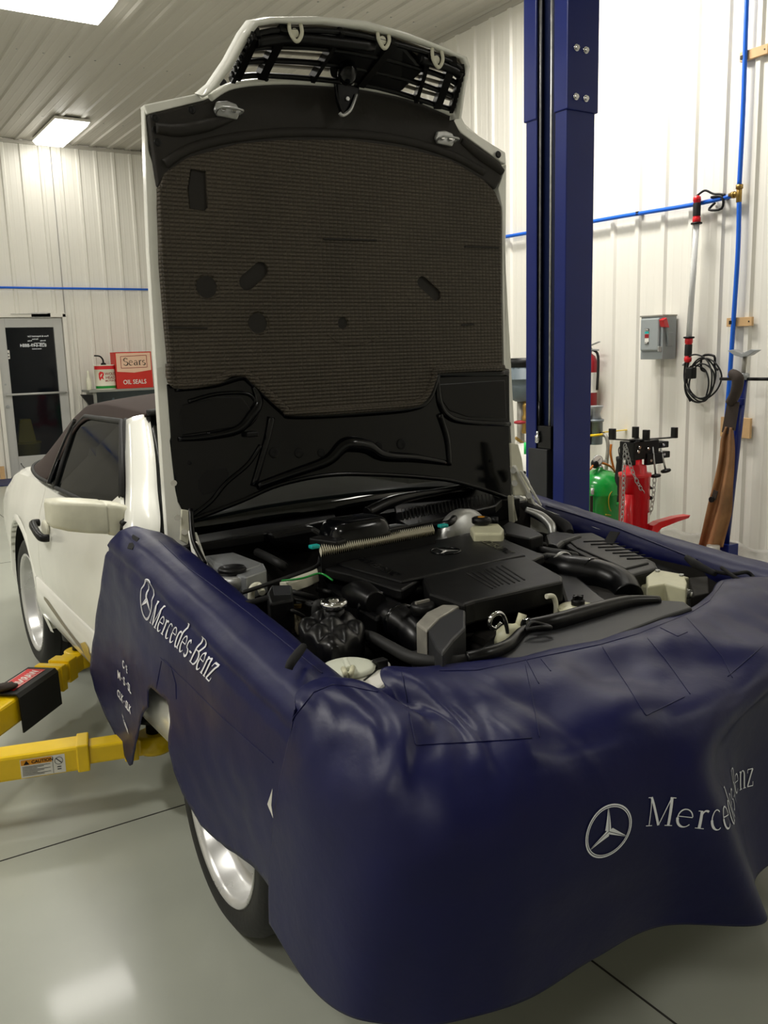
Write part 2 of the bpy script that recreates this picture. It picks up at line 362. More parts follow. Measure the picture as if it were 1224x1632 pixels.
for u0, u1, v, lab in ((1180, 1224, 92, 'pale wooden block behind the blue pipe near the top edge'), (1159, 1199, 514, 'pale wooden block on the wall right of the cord reel hook')):
    a = px(u0, v, 0, X1-.03); c = px(u1, v, 0, X1-.03)
    o = MB().box((X1-.038, c.y, a.z-.028), (X1-.016, a.y, a.z+.028)).build('wood_block', 'wood', None, .002)
    tag(o, lab, 'wood block'); 
    MB().cyl((X1-.040, c.y+.02, a.z), (X1-.036, c.y+.02, a.z), .005, n=8).build('screw', 'black_plastic', o)
a = px(1172, 690, 0, X1-.03)
o = MB().box((X1-.038, a.y-.11, a.z-.03), (X1-.016, a.y+.11, a.z+.10)).build('wood_block', 'wood', None, .002); tag(o, 'pale wooden block mostly hidden behind the brown apron', 'wood block')

# ------------------------------------------------------------------ electrical switch box
def wall_obj(pts_uv, d0): return [px(u, v, 0, X1-d0) for u, v in pts_uv]
cB = px(1040, 540, 0, X1-.15)
yb0, yb1, zb0, zb1 = px(1053,540,0,X1-.17).y, px(1018,540,0,X1-.17).y, px(1035,573,0,X1-.17).z, px(1035,504,0,X1-.17).z
sw = thing('switch_box', (X1, (yb0+yb1)/2, (zb0+zb1)/2), 'grey electrical safety switch box with red lever on the white wall', 'switch box')
MB().box((X1-.15, yb0, zb0), (X1-.012, yb1, zb1)).build('case', 'box_grey', sw, .004)
dz = zb1-zb0; dy = yb1-yb0
MB().prism([(X1-.15, yb0+.10*dy, zb0+.20*dz), (X1-.15, yb1-.06*dy, zb0+.20*dz), (X1-.15, yb1-.06*dy, zb1-.05*dz), (X1-.15, yb0+.10*dy, zb1-.05*dz)], (-.022,0,0)).build('cover', 'box_grey', sw, .012, 3)
MB().box((X1-.16, yb0-.004, zb1-.003), (X1-.012, yb1+.004, zb1+.006)).build('rain_lip', 'grey_metal', sw)
o = MB().box((X1-.175, yb0+.52*dy, zb0+.36*dz), (X1-.1725, yb0+.70*dy, zb0+.72*dz)).build('label_plate', 'label_white', sw)
for z0, z1_, m_ in ((.66,.72,'black_plastic'), (.60,.65,'teal'), (.50,.59,'red_dark'), (.36,.41,'black_plastic')):
    MB().box((X1-.1765, yb0+.52*dy, zb0+z0*dz), (X1-.1755, yb0+.70*dy, zb0+z1_*dz)).build('label_band', m_, o)
def swt(y0, z0): return lambda x, y: (X1-.1785, y0 - x, z0 + y)
tb = text_mb('ON', swt(yb0+.69*dy, zb0+.67*dz), .018, .0004); text_mb('OFF', swt(yb0+.70*dy, zb0+.37*dz), .016, .0004, mb=tb); tb.build('label_text', 'label_white', o)
MB().bar((X1-.10, yb0-.012, zb0+.35*dz), (X1-.13, yb0-.02, zb0+.80*dz), .012, .02, (1,0,0)).build('lever_arm', 'box_grey', sw, .002)
MB().prism([(X1-.17, yb0-.03, zb0+.74*dz), (X1-.12, yb0-.03, zb0+.72*dz), (X1-.15, yb0-.03, zb0+.95*dz), (X1-.19, yb0-.03, zb0+.90*dz)], (0,.035,0)).build('lever_grip', 'red', sw, .003)
MB().box((X1-.18, yb0+.03*dy, zb0+.18*dz), (X1-.15, yb0+.10*dy, zb0+.30*dz)).build('latch', 'steel', sw, .003)
MB().box((X1-.11, yb0-.006, zb0+.3*dz), (X1-.05, yb0, zb0+.62*dz)).build('side_plate', 'box_grey', sw, .002)

# ------------------------------------------------------------------ long tube work light + cord
wl = thing('work_light', px(1098, 580, 0, X1-.10), 'long tubular work light with red handles hanging upright on the wall', 'work light')
A = px(1111, 312, 0, X1-.09); B = px(1110, 356, 0, X1-.09); C_ = px(1098, 538, 0, X1-.09); D = px(1096, 578, 0, X1-.09)
tubeM = mat('frosted_tube', '#d9dad8', .15, alpha=.85, coat=.5)
MB().cyl(B, C_, .019).build('tube', tubeM, wl)
for a, c, fl in ((A, B, B), (D, C_, C_)):
    d = (c-a)
    h = MB(); h.lathe(a, d, [(.012,0),(.024,.008),(.026,.03),(.022,.035),(.022,d.length-.04),(.026,d.length-.035),(.026,d.length-.005),(.02,d.length)]); ho = h.build('handle', 'red', wl)
    MB().lathe(a, d, [(.0235,.045),(.0245,.05),(.0245,d.length-.05),(.0235,d.length-.045)], cap=False).build('grip', 'black_rubber', ho)
    MB().lathe(fl, d, [(.03,-.006),(.036,-.004),(.036,.005),(.03,.007)]).build('flange', 'black_plastic', wl)
k = px(1140, 321, 0, X1-.06)
MB().tube([A, A+vec((.01,-.05,.025)), k+vec((0,.02,.05)), k+vec((0,-.03,.04)), k+vec((0,-.07,.03))], .007).build('top_cord', 'black_rubber', wl)
hk = thing('wall_hook', k, 'black metal loop hook at the top of the work light beside the blue pipe', 'hook')
MB().tube([k+vec((.05,.04,0)), k+vec((0,.045,-.045)), k+vec((0,-.05,-.05)), k+vec((0,-.05,.02)), k+vec((0,.03,.03)), k+vec((.05,.03,.03))], .008, sm=4).build('loop', 'black_plastic', hk)
h2 = px(1127, 575, 0, X1-.05)
hk = thing('wall_hook', h2, 'black metal loop hook holding the coiled black cord', 'hook')
MB().tube([h2+vec((.045,.05,-.07)), h2+vec((0,.045,-.05)), h2+vec((-.01,.03,.03)), h2+vec((-.01,-.06,.03)), h2+vec((0,-.06,-.04)), h2+vec((.045,-.05,-.06))], .008, sm=4).build('loop', 'black_plastic', hk)
cd = thing('power_cord', h2, 'coiled black power cord hanging from the hook below the work light', 'cord')
cm = MB(); cc = [(1110, 612), (1116, 606), (1122, 604), (1118, 610), (1112, 600)]
for i, (u, v) in enumerate(cc):
    c = px(u, v, 0, X1-.06-.008*i); rx_, rz_ = (.085+.012*(i % 3))*1.15, .125+.012*((i*2) % 3)
    ang = (-.25, .25, .5, .05, -.4)[i]
    pts = []
    for j in range(10):
        t_ = 2*PI*j/10; yy, zz = rx_*math.cos(t_), rz_*math.sin(t_); pts.append(c+vec((0.01*math.sin(3*t_), yy*math.cos(ang)-zz*math.sin(ang), yy*math.sin(ang)+zz*math.cos(ang))))
    cm.tube(pts, .0055, n=8, sm=5, closed=True)
cm.tube([D, D+vec((-.01,.0,-.06)), px(1092,620,0,X1-.1), px(1100,640,0,X1-.07)], [.012,.008,.0055,.0055])
cm.build('coil', 'black_rubber', cd)
c = px(1101, 594, 0, X1-.11); MB().box((c.x-.025, c.y-.03, c.z-.04), (c.x+.025, c.y+.03, c.z+.035)).build('plug_block', 'black_plastic', cd, .008)
c = px(1089, 583, 0, X1-.10); MB().cyl(c, c+vec((0,0,.022)), .009, .004, n=10).build('plug_tip', 'alu', cd)

# ------------------------------------------------------------------ two-post lift column
PX, PY0, PY1 = 3.45, 3.55, 3.86
lc = thing('lift_column', (PX+.12, 3.7, 0), 'tall dark blue steel lift column with cables, right of the raised bonnet', 'lift column')
def C_channel(x0, y0, y1, dep, lip, th, z0, z1):
    m_ = MB()
    P = [(x0, y0), (x0+dep, y0), (x0+dep, y1), (x0, y1), (x0, y1-lip), (x0+th, y1-lip), (x0+th, y1-th), (x0+dep-th, y1-th), (x0+dep-th, y0+th), (x0+th, y0+th), (x0+th, y0+lip), (x0, y0+lip)]
    m_.prism([(a, c, z0) for a, c in P], (0,0,z1-z0)); return m_
C_channel(PX, PY0, PY1, .205, .085, .01, .02, 4.12).build('column', 'lift_blue', lc, .006)
z_sl = px(943, 172, 0, PX+.1).z
C_channel(PX-.008, PY0-.012, PY1+.012, .225, .10, .012, z_sl, 4.12).build('sleeve', 'lift_blue', lc, .006)
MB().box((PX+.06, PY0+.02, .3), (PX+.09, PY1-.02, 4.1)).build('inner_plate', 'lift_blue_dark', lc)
MB().box((PX-.05, PY0-.1, 0), (PX+.38, PY1+.1, .02)).build('base_plate', 'lift_blue', lc, .003)
for u, v in ((919, 76), (934, 80), (918, 154), (934, 157)):
    c = px(u, v, 1, PY0-.016); MB().cyl(c+vec((0,.006,0)), c+vec((0,-.012,0)), .012, n=6).cyl(c+vec((0,.006,0)), c+vec((0,-.002,0)), .017, n=16).build('bolt', 'chrome', lc)
yc = [px(u, 500, 0, PX+.03).y for u in (860, 877)]
zt_ = px(862, 640, 0, PX+.03).z
MB().cyl((PX+.03, yc[0], zt_), (PX+.03, yc[0], 4.1), .0075, n=8).build('lift_cable', 'steel', lc)
MB().cyl((PX+.03, yc[1], px(878,715,0,PX+.03).z), (PX+.03, yc[1], 4.1), .0075, n=8).build('lift_cable', 'steel', lc)
MB().cyl((PX+.03, yc[0], zt_-.22), (PX+.03, yc[0], zt_), .013).build('cable_end', 'black_satin', lc)
c = px(857, 697, 0, PX-.0); MB().cyl(c+vec((0,0,-.03)), c+vec((0,0,.01)), .016, n=6).cyl(c+vec((0,0,.01)), c+vec((0,0,.035)), .009).build('cable_nut', 'chrome', lc)
zc = px(865, 716, 0, PX-.005).z
MB().box((PX-.005, yc[1]-.015, .25), (PX+.05, yc[0]+.055, zc)).build('carriage_cover', 'grey_cover', lc, .004)
MB().box((PX+.01, yc[1]-.03, zc), (PX+.06, yc[0]+.05, zc+.13)).build('carriage', 'black_satin', lc, .004)
MB().box((PX+.208, PY0+.05, 1.72), (PX+.25, PY0+.2, 2.05)).build('side_box', 'black_plastic', lc, .015)
# ------------------------------------------------------------------ things along the right wall
# fire extinguisher behind the column
XF = X1-.10
c0 = px(938, 636, 0, XF); c1 = px(938, 592, 0, XF)
fe = thing('fire_extinguisher', (c0.x, c0.y, c0.z-.15), 'red fire extinguisher on the wall half hidden behind the lift column', 'fire extinguisher')
body = MB().lathe((c0.x, c0.y, c0.z-.12), (0,0,1), [(.055,0),(.062,.01),(.062,.40),(.045,.44),(.02,.46),(.02,.48)]).build('cylinder', 'red_dark', fe)
MB().lathe((c0.x, c0.y, c0.z+.05), (0,0,1), [(.0635,0),(.0635,.15)], cap=False).build('label_band', 'label_white', body)
h = MB(); zt = c0.z+.37
h.bar((c0.x, c0.y, zt), (c0.x-.02, c0.y-.11, zt-.005), .02, .012).bar((c0.x, c0.y+.02, zt+.02), (c0.x-.02, c0.y-.12, zt+.055), .02, .008).cyl((c0.x, c0.y, zt-.03), (c0.x, c0.y, zt+.02), .02)
h.build('lever', 'alu', fe, .002)
MB().tube([(c0.x, c0.y-.02, zt), (c0.x, c0.y-.09, zt-.05), (c0.x, c0.y-.085, zt-.3)], .01).build('hose', 'black_rubber', fe)
# transmission jack
YJ = 3.8
def pj(u, v, dy=0): return px(u, v, 1, YJ+dy)
ct = pj(1013, 700); XJ = ct.x
s = (pj(1032,760)-pj(1000,760)).length/2
zT = pj(1013, 752).z
tj = thing('transmission_jack', (XJ, YJ, 0), 'red hydraulic transmission jack with black saddle and hanging chains', 'jack')
MB().lathe((XJ, YJ, .16), (0,0,1), [(s*1.02,0),(s*1.02,zT-.19),(s*1.08,zT-.19),(s*1.1,zT-.165),(s*.8,zT-.16),(s*.75,zT-.12),(s*.45,zT-.11),(s*.45,zT+.02),(s*.3,zT+.02)]).build('cylinder', 'red', tj)
MB().cyl((XJ-s*.9, YJ-.03, .16), (XJ-s*.9, YJ-.03, zT-.13), s*.32).build('pump_tube', 'red', tj)
zs = pj(1012, 700).z; zr = pj(1010, 737).z
MB().cyl((XJ, YJ, zT-.02), (XJ, YJ, zs), s*.42).build('ram', 'black_satin', tj)
hd = MB()
def jbox(u0, v0, u1, v1, y0, y1, mb): 
    a = pj(u0, v0); c = pj(u1, v1); mb.box((a.x, YJ+y0, c.z), (c.x, YJ+y1, a.z)); return mb
jbox(1001, 704, 1040, 728, -.05, .07, hd); jbox(1020, 722, 1046, 737, -.06, -.03, hd); jbox(1040, 704, 1056, 712, -.05, .04, hd); jbox(1048, 719, 1058, 728, -.05, .0, hd); jbox(1003, 712, 1014, 740, -.03, .03, hd)
hd.build('saddle_tilt_head', 'black_satin', tj, .005)
sd = MB(); zc_ = pj(1015, 700).z
for (u0, v0), (u1, v1), d0, d1 in (((1015,702),(974,700),0,-.06), ((1015,702),(1015,698),0,.12), ((1018,702),(1032,701),0,-.10), ((1018,701),(1074,697),0,.03)):
    sd.bar(pj(u0, v0, d0), pj(u1, v1, d1), .035, .008)
sd.build('saddle_arms', 'black_satin', tj, .002)
for u, v, v1, dy in ((976, 683, 700, -.06), (1013, 680, 698, .12), (1030, 685, 701, -.10), (1075, 681, 698, .03)):
    a = pj(u, v, dy); c = pj(u, v1, dy); MB().box((a.x-.013, a.y-.02, c.z), (a.x+.013, a.y+.02, a.z)).build('upright_finger', 'black_satin', tj, .003)
for (a, c) in (((1040,712),(1045,758)), ((1053,715),(1061,750))):
    p, q_ = pj(*a, -.05), pj(*c, -.07)
    k = MB().cyl(p, q_, .006).build('adjusting_screw', 'steel', tj)
    MB().lathe(q_, q_-p, [(.008,-.012),(.03,-.006),(.034,.002),(.028,.01),(.01,.014)], n=12).build('knob', 'black_plastic', k)
for u, v in ((1018,713),(1032,715),(1016,720),(1036,734),(1056,709),(1057,724)):
    c = pj(u, v, -.055); MB().cyl(c, c+vec((0,-.012,0)), .009, n=6).build('bolt', 'chrome', tj)
MB().cyl(pj(1033, 778, -.05), pj(1031, 850, -.05), .006).build('release_rod', 'steel', tj)
c = pj(1034, 777, -.05); MB().lathe(c+vec((0,0,-.012)), (0,0,1), [(.01,0),(.03,.006),(.012,.02),(.008,.026)], n=12).build('knob', 'black_plastic', tj)
MB().bar(pj(1016, 790, -.07), pj(1034, 794, -.08), .02, .02).build('lug', 'red', tj, .003)
MB().cyl(pj(1035,793,-.08), pj(1038,794,-.08), .012).build('lug_tip', 'black_plastic', tj)
c = pj(1027, 814); o = MB().lathe((XJ, YJ, pj(1027,829).z), (0,0,1), [(s*1.035,0),(s*1.035,pj(1027,812).z-pj(1027,829).z)], cap=False, n=28)
lab = MB(); zl0, zl1 = pj(1027,829).z, pj(1027,812).z
rows = [[(XJ+s*1.04*math.sin(a), YJ-s*1.04*math.cos(a), z) for a in [(-.0+.1*k) for k in range(2, 11)]] for z in (zl0, zl1)]
lab.grid(rows); lab.build('label', 'label_white', tj)
def chain(mb, pts, pitch=.030, r=.0026):
    P = catmull(pts, 12); L = 0; acc = []; last = P[0]
    k = 0; d_acc = 0
    for i in range(1, len(P)):
        seg = (P[i]-P[i-1]); 
        while d_acc + seg.length > pitch*(k):
            t_ = (pitch*k - d_acc)/max(seg.length, 1e-6)
            if t_ > 1: break
            c = P[i-1]+seg*t_; d = seg.normalized(); x, y = mb.frame(d)
            if k % 2: x, y = y, x
            mb.tube([c+d*pitch*.72, c+d*pitch*.3+x*pitch*.36, c-d*pitch*.3+x*pitch*.36, c-d*pitch*.72, c-d*pitch*.3-x*pitch*.36, c+d*pitch*.3-x*pitch*.36], r, n=6, sm=2, closed=True); k += 1
        d_acc += seg.length
    return mb
chain(MB(), [pj(996,712,-.05), pj(994,760,-.05), pj(993,800,-.05), pj(991,832,-.05)]).build('chain', 'steel', tj)
chain(MB(), [pj(998,716,-.05), pj(1004,740,-.07), pj(1014,765,-.09), pj(1026,787,-.09)]).build('chain', 'steel', tj)
chain(MB(), [pj(1043,766,-.05), pj(1041,790,-.05), pj(1038,812,-.05), pj(1035,820,-.07)]).build('chain', 'steel', tj)
MB().prism([pj(1036,853,-.10), pj(1042,838,-.10), pj(1052,832,-.10), pj(1080,824,-.10), pj(1101,821,-.10), pj(1098,826,-.10), pj(1080,832,-.10), pj(1055,842,-.10), pj(1046,852,-.10)], (0,.06,0)).build('foot_pedal', 'red', tj, .004)
MB().cyl(pj(1048,862,-.07), pj(1046,845,-.07), .022).build('pump_piston', 'alu', tj)
bs = MB()
for ax_, ay_ in ((.26,.2),(-.2,.2),(.26,-.2),(-.2,-.22)):
    bs.bar((XJ, YJ, .13), (XJ+ax_, YJ+ay_, .09), .06, .06)
bs.cyl((XJ,YJ,.09),(XJ,YJ,.17),.09); bs.build('base_legs', 'red', tj, .004)
for ax_, ay_ in ((.26,.2),(-.2,.2),(.26,-.2),(-.2,-.22)):
    MB().cyl((XJ+ax_-.02, YJ+ay_, .04), (XJ+ax_+.02, YJ+ay_, .04), .04).build('caster', 'black_rubber', tj)
# green gas bottle with gauge
YG = 4.4
def pg(u, v, d=0): return px(u, v, 1, YG+d)
xg = pg(955, 790).x; rg = pg(982, 790).x - xg; zb, zt2 = .25, pg(955, 748).z
gt = thing('gas_bottle', (xg, YG, 0), 'green gas bottle with pressure gauge standing between the column and the red jack', 'gas bottle')
hh = zt2 - .02
MB().lathe((xg, YG, .02), (0,0,1), [(rg*.8,0),(rg,.03),(rg,hh-.17),(rg*1.01,hh-.165),(rg,hh-.16),(rg*.97,hh-.10),(rg*.8,hh-.05),(rg*.5,hh-.015),(.028,hh),(.022,hh+.02)]).build('cylinder', 'green', gt)
MB().lathe((xg, YG, zt2), (0,0,1), [(.02,0),(.024,.02),(.014,.025),(.014,.07),(.02,.08)], n=12).bar((xg-.05, YG, zt2+.045), (xg+.05, YG-.01, zt2+.055), .022, .022).cyl((xg-.05,YG-.01,zt2+.05),(xg-.08,YG-.02,zt2+.055),.024).build('valve', 'steel', gt, .002)
MB().blob((xg-.075, YG-.03, zt2+.05), .032, .03, .035).build('regulator', 'black_plastic', gt)
gc = pg(953, 733, -.05)
go = MB().lathe(gc, (-.6,-1,0), [(.03,-.02),(.033,-.018),(.034,.006),(.031,.008)], n=24).build('gauge', 'steel', gt)
dd = vec((-.6,-1,0)).normalized()
MB().cyl(gc+dd*.0075, gc+dd*.009, .028, n=24).build('dial', 'label_white', go)
MB().cyl(gc+dd*.0095-vec((.008,0,.008)), gc+dd*.0095+vec((.012,-.006,.012)), .0015, n=6).build('needle', 'black_plastic', go)
MB().cyl((xg, YG-.03, zt2+.06), gc+dd*-.02+vec((0,0,-.03)), .008).build('gauge_stem', 'steel', gt)
MB().tube([pg(960,738,-.04), pg(972,743,-.04), pg(980,752,-.02), pg(987,770,-.02), pg(984,790,-.02)], .008).build('hose', 'orange_hose', gt)
MB().tube([pg(974,708,-.02), pg(973,722,-.02), pg(976,738,-.02), pg(982,760,-.02), pg(992,785,-.02), pg(990,800,-.02)], .008).build('hose', 'orange_hose', gt)
MB().tube([pg(936,744,-.06), pg(940,748,-.06), pg(945,742,-.06)], .007).build('hose', 'orange_hose', gt)
MB().cyl(pg(944,778,-.1), pg(944,788,-.1), .012).build('tag_clip', 'steel', gt)
MB().box(pg(943,790,-.105)-vec((.012,0,.16)), pg(943,790,-.10)+vec((.008,0,0))).build('tag', 'strap_brown', gt)
# black torch handle hanging beside it
tw = thing('leak_probe', pg(984, 740, -.15), 'slim black probe handle with green band hanging beside the green gas bottle', 'probe')
a, c = pg(988, 730, -.15), pg(978, 832, -.15)
d = c-a
MB().lathe(a, d, [(.016,-.012),(.028,-.006),(.026,.015),(.021,.03),(.024,d.length*.35),(.026,d.length*.62),(.024,d.length*.68)]).build('handle', 'black_rubber', tw)
MB().lathe(a+d*.68, d, [(.0265,0),(.0265,.02),(.025,.03)]).build('green_band', 'green', tw)
MB().lathe(a+d*.74, d, [(.022,0),(.014,.10),(.008,d.length*.24)]).build('tip', 'black_plastic', tw)
MB().tube([a, pg(986,716,-.15), pg(992,708,-.15)], .004).build('cord', 'black_rubber', tw)
MB().tube([pg(984,775,-.16), pg(971,790,-.16), pg(972,812,-.16), pg(984,822,-.16), pg(965,820,-.16)], .004).build('cord', 'yellow_dark', tw)
# holder with spray cans right of the column
XS = 4.75
def ps(u, v, d=0): return px(u, v, 0, XS+d)
hs = thing('can_holder', ps(946,690), 'yellow wire ring holder with bent steel arm beside the lift column', 'holder')
cR = ps(944, 690); cR.y += .0
MB().tube([ps(932,694), ps(945,694,-.09), ps(960,692), ps(945,690,.09)], .009, closed=True, sm=8).build('ring', 'yellow', hs)
MB().bar(ps(950,690,.09), (X1-.005, ps(950,690).y, ps(950,690).z), .03, .006).build('wall_bracket', 'yellow', hs)
MB().box(ps(935,712)+vec((-.01,-.02,0)), ps(935,694)+vec((.01,.03,0))).build('clip', 'yellow', hs)
MB().tube([ps(958,692), ps(966,696), ps(969,712), ps(967,735), ps(965,760)], .014).build('arm', 'grey_metal', hs)
MB().cyl(ps(957,692), ps(962,692), .015).build('arm_cap', 'black_plastic', hs)
sc1 = thing('funnel', ps(949,690), 'silver metal funnel can in the yellow ring beside the column', 'funnel')
zz0, zz1, zz2, zz3 = ps(949,708).z, ps(949,672).z, ps(949,668).z, ps(949,647).z
cx_, cy_ = ps(946,700).x, ps(948,700).y
MB().lathe((cx_, cy_, zz0), (0,0,1), [(.052,0),(.055,.01),(.055,zz1-zz0),(.062,zz1-zz0),(.062,zz2-zz0)], n=28).build('can', 'tank_steel', sc1)
MB().lathe((cx_, cy_, zz2), (0,0,1), [(.045,0),(.035,.04),(.045,(zz3-zz2)*.8),(.06,zz3-zz2)], n=28, cap=False).build('cone', 'alu', sc1, solid=.002)
sc2 = thing('spray_can', ps(935,700), 'black spray can with white cap in the yellow ring beside the column', 'spray can')
cx_, cy_ = ps(934,700,-.07).x, ps(935,700,-.07).y
MB().lathe((cx_, cy_, zz0-.0), (0,0,1), [(.03,0),(.033,.005),(.033,.16),(.02,.21),(.016,.235)]).build('body', 'black_satin', sc2)
MB().cyl((cx_, cy_, zz0+.233), (cx_, cy_, zz0+.26), .016, .014).build('cap', 'label_white', sc2)
# tall jack stand with the leather apron
XT = 4.80
def pt(u, v, d=0): return px(u, v, 0, XT+d)
st = thing('pole_stand', pt(1150, 905), 'tall dark blue pole stand with forked top leaning near the wall behind the brown apron', 'stand')
topP, botP = pt(1184, 602), pt(1152, 885)
MB().cyl(botP, topP, .031).build('pole', 'lift_blue', st)
MB().cyl(topP, pt(1188, 565), .013).build('threaded_rod', 'grey_metal', st)
up = (pt(1188,565)-botP).normalized()
c = topP+up*.0
MB().lathe(c-up*.01, up, [(.034,0),(.036,.005),(.036,.035),(.03,.04)]).build('collar', 'alu', st)
MB().cyl(pt(1148,604), pt(1224,604)+vec((0,-.12,.0)), .010).build('cross_bar', 'black_satin', st)
c = pt(1190,566)
MB().prism([c+vec((0,.10,.03)), c+vec((0,.06,.035)), c+vec((0,0,.01)), c+vec((0,-.06,.035)), c+vec((0,-.10,.03)), c+vec((0,-.05,0)), c+vec((0,.0,-.012)), c+vec((0,.05,.0))], (-.05,0,0)).build('fork', 'alu', st, .002)
c = pt(1158, 878)
MB().box((c.x-.06, c.y-.09, .0), (c.x+.06, c.y+.12, .015)).box((c.x-.05, c.y-.05, .0), (c.x+.05, c.y+.05, c.z+.05)).build('foot', 'lift_blue', st, .004)
for dy in (-.02, .04): MB().cyl((c.x-.05, c.y+dy, .09), (c.x-.062, c.y+dy, .09), .012, n=6).build('bolt', 'steel', st)
MB().box(pt(1180,640)-vec((.03,.045,.02)), pt(1180,640)+vec((-.015,.03,.02))).build('stand_lug', 'lift_blue', st, .002)
ap = thing('leather_apron', pt(1150, 800), 'brown leather welding apron hanging from the blue pole stand', 'apron')
XA = -.10
# rolled bundle at the top
MB().tube([pt(1172,598,XA), pt(1168,596,XA-.03), pt(1176,604,XA-.03), pt(1173,625,XA-.02), pt(1164,642,XA)], [.022,.03,.036,.034,.03], n=12).build('neck_roll', 'strap_brown', ap)
stp = MB()
stp.bar(pt(1165,640,XA), pt(1156,690,XA), .05, .006, (1,0,0)).bar(pt(1173,640,XA-.005), pt(1166,685,XA-.005), .05, .006, (1,0,0)); stp.build('neck_strap', 'strap_brown', ap)
L_ = [(1156,680),(1149,700),(1147,720),(1143,745),(1136,775),(1128,805),(1120,840),(1115,862),(1111,878)]
R_ = [(1168,682),(1170,700),(1171,720),(1170,750),(1168,780),(1167,810),(1164,826),(1156,855),(1152,872)]
rows = []
for i, (a, c) in enumerate(zip(L_, R_)):
    f_ = i/(len(L_)-1); row = []
    for j in range(17):
        t_ = j/16; fold = .028*math.sin(t_*PI*3.2+f_*2.0)*(.4+.6*f_) + .035*max(0, 1-abs(t_-(.75-.35*f_))*5)
        row.append(px(a[0]+(c[0]-a[0])*t_, a[1]+(c[1]-a[1])*t_, 0, XT+XA-fold))
    rows.append(row)
rows2 = []
for j in range(17): rows2.append(catmull([r[j] for r in rows], 4))
MB().grid(rows2).build('panel', 'leather', ap, solid=.004)
c = pt(1135, 796, XA-.06); MB().cyl(c, c+vec((-.012,0,0)), .018, n=14).build('snap', 'black_plastic', ap)
MB().bar(pt(1141,782,XA-.055), pt(1137,796,XA-.055), .03, .006, (1,0,0)).build('tab', 'strap_brown', ap)
# plastic film along the wall foot
rows = []
for k in range(70):
    y = 2.2+k*.045; row = []
    for j in range(7):
        z = .005 + .028*j
        row.append((X1-.045-.05*(1-j/6)**2-.016*noise.noise(vec((y*9, z*20, 2.0))), y, z*(1+.25*noise.noise(vec((y*5, .3, 1))))))
    rows.append(row)
fl = MB().grid(rows).build('plastic_sheeting', 'plastic_film', None, solid=.002)
tag(fl, 'crumpled clear plastic sheeting bunched along the foot of the white wall', 'plastic sheeting')
rj = thing('floor_jack', px(1115, 880, 2, .08), 'red low tool with a chrome pin, just showing at the foot of the brown apron', 'jack')
c = px(1110, 876, 0, 4.6)
MB().box((c.x-.2, c.y-.05, .04), (c.x+.05, c.y+.12, c.z)).build('body', 'red', rj, .01)
c2 = px(1123, 880, 0, 4.6); MB().cyl(c2, c2+vec((0,-.09,0)), .025).cyl(c2+vec((0,-.09,0)), c2+vec((0,-.11,0)), .032).build('pin', 'chrome', rj)
c2 = px(1136, 884, 0, 4.65); MB().cyl((c2.x, c2.y, 0), (c2.x, c2.y, c2.z+.06), .04).build('post', 'grey_metal', rj)
# grey oil drain left of the column
YO = 5.3
def po(u, v, d=0): return px(u, v, 1, YO+d)
xo = po(834, 630).x
od = thing('oil_drain', (xo, YO, 0), 'grey oil drain tank with brass fitting behind the lift column on its left side', 'oil drain')
zt, zb = po(825, 584).z, po(825, 640).z; rr = (po(834,600).x-po(814,600).x)*1.15
MB().lathe((xo, YO, zb), (0,0,1), [(rr*.45,0),(rr*.8,.03),(rr*.95,.08),(rr,.12),(rr,(zt-zb)*.62),(rr*1.02,(zt-zb)*.62),(rr*1.02,(zt-zb)*.66),(rr,(zt-zb)*.66),(rr,zt-zb)]).build('tank', 'hvac_grey', od)
MB().cyl((xo,YO,zt-.005),(xo,YO,po(825,571).z), rr*1.02).build('collar', 'black_plastic', od)
zf = po(830,690).z
MB().lathe((po(831,650).x, YO-.05, zf), (0,0,1), [(.03,0),(.034,.02),(.026,.05),(.03,.09),(.03,.13),(.02,.15),(.026,.2),(.02,zb-zf+.01)]).build('brass_fitting', 'brass', od)
c = po(828, 676, -.08); MB().lathe(c, (0,0,1), [(.02,0),(.05,.008),(.05,.02),(.02,.028)]).build('valve_wheel', 'red_dark', od)
MB().cyl(po(822,698,-.05), po(836,708,-.05), .012).cyl(po(822,722,-.05), po(836,718,-.05), .012).build('brass_pipe', 'brass', od)
MB().lathe((xo, YO, 0), (0,0,1), [(.16,0),(.2,.02),(.2,po(825,722).z-.05),(.15,po(825,722).z),(.14,po(825,705).z)]).build('lower_tank', 'label_white', od)
MB().cyl((po(829,700,-.15).x, YO-.21, po(829,718).z), (po(829,700,-.15).x, YO-.21, po(829,700).z), .012).build('sight_tube', 'green_bright', od)
MB().cyl((xo, YO+.03, zt), (xo, YO+.03, .1), .03).build('stem', 'grey_metal', od)

# ------------------------------------------------------------------ shelf by the back wall
YS = Y1-.55
def pb(u, v, d=0): return px(u, v, 1, YS+d)
zsh = pb(190, 620).z; xs0, xs1 = pb(142, 620).x, 4.9
sh = thing('storage_shelf', ((xs0+xs1)/2, YS+.2, 0), 'grey steel storage shelf behind the car roof holding the oil tin and red carton', 'shelf')
MB().box((xs0, YS, zsh-.03), (xs1, YS+.4, zsh)).build('top_board', 'shelf_grey', sh, .003)
MB().box((xs0+.05, YS+.04, 0), (xs0+.10, YS+.36, zsh-.03)).build('side_panel', 'shelf_grey', sh, .003)
MB().box((xs1-.05, YS+.04, 0), (xs1, YS+.36, zsh-.03)).build('side_panel', 'shelf_grey', sh, .003)
MB().box((xs0+.1, YS+.05, zsh-.45), (xs1-.05, YS+.36, zsh-.42)).build('lower_board', 'shelf_grey', sh, .003)
MB().box((xs0+.1, YS+.36, .05), (xs1-.05, YS+.38, zsh-.03)).build('back_panel', 'hvac_grey', sh)
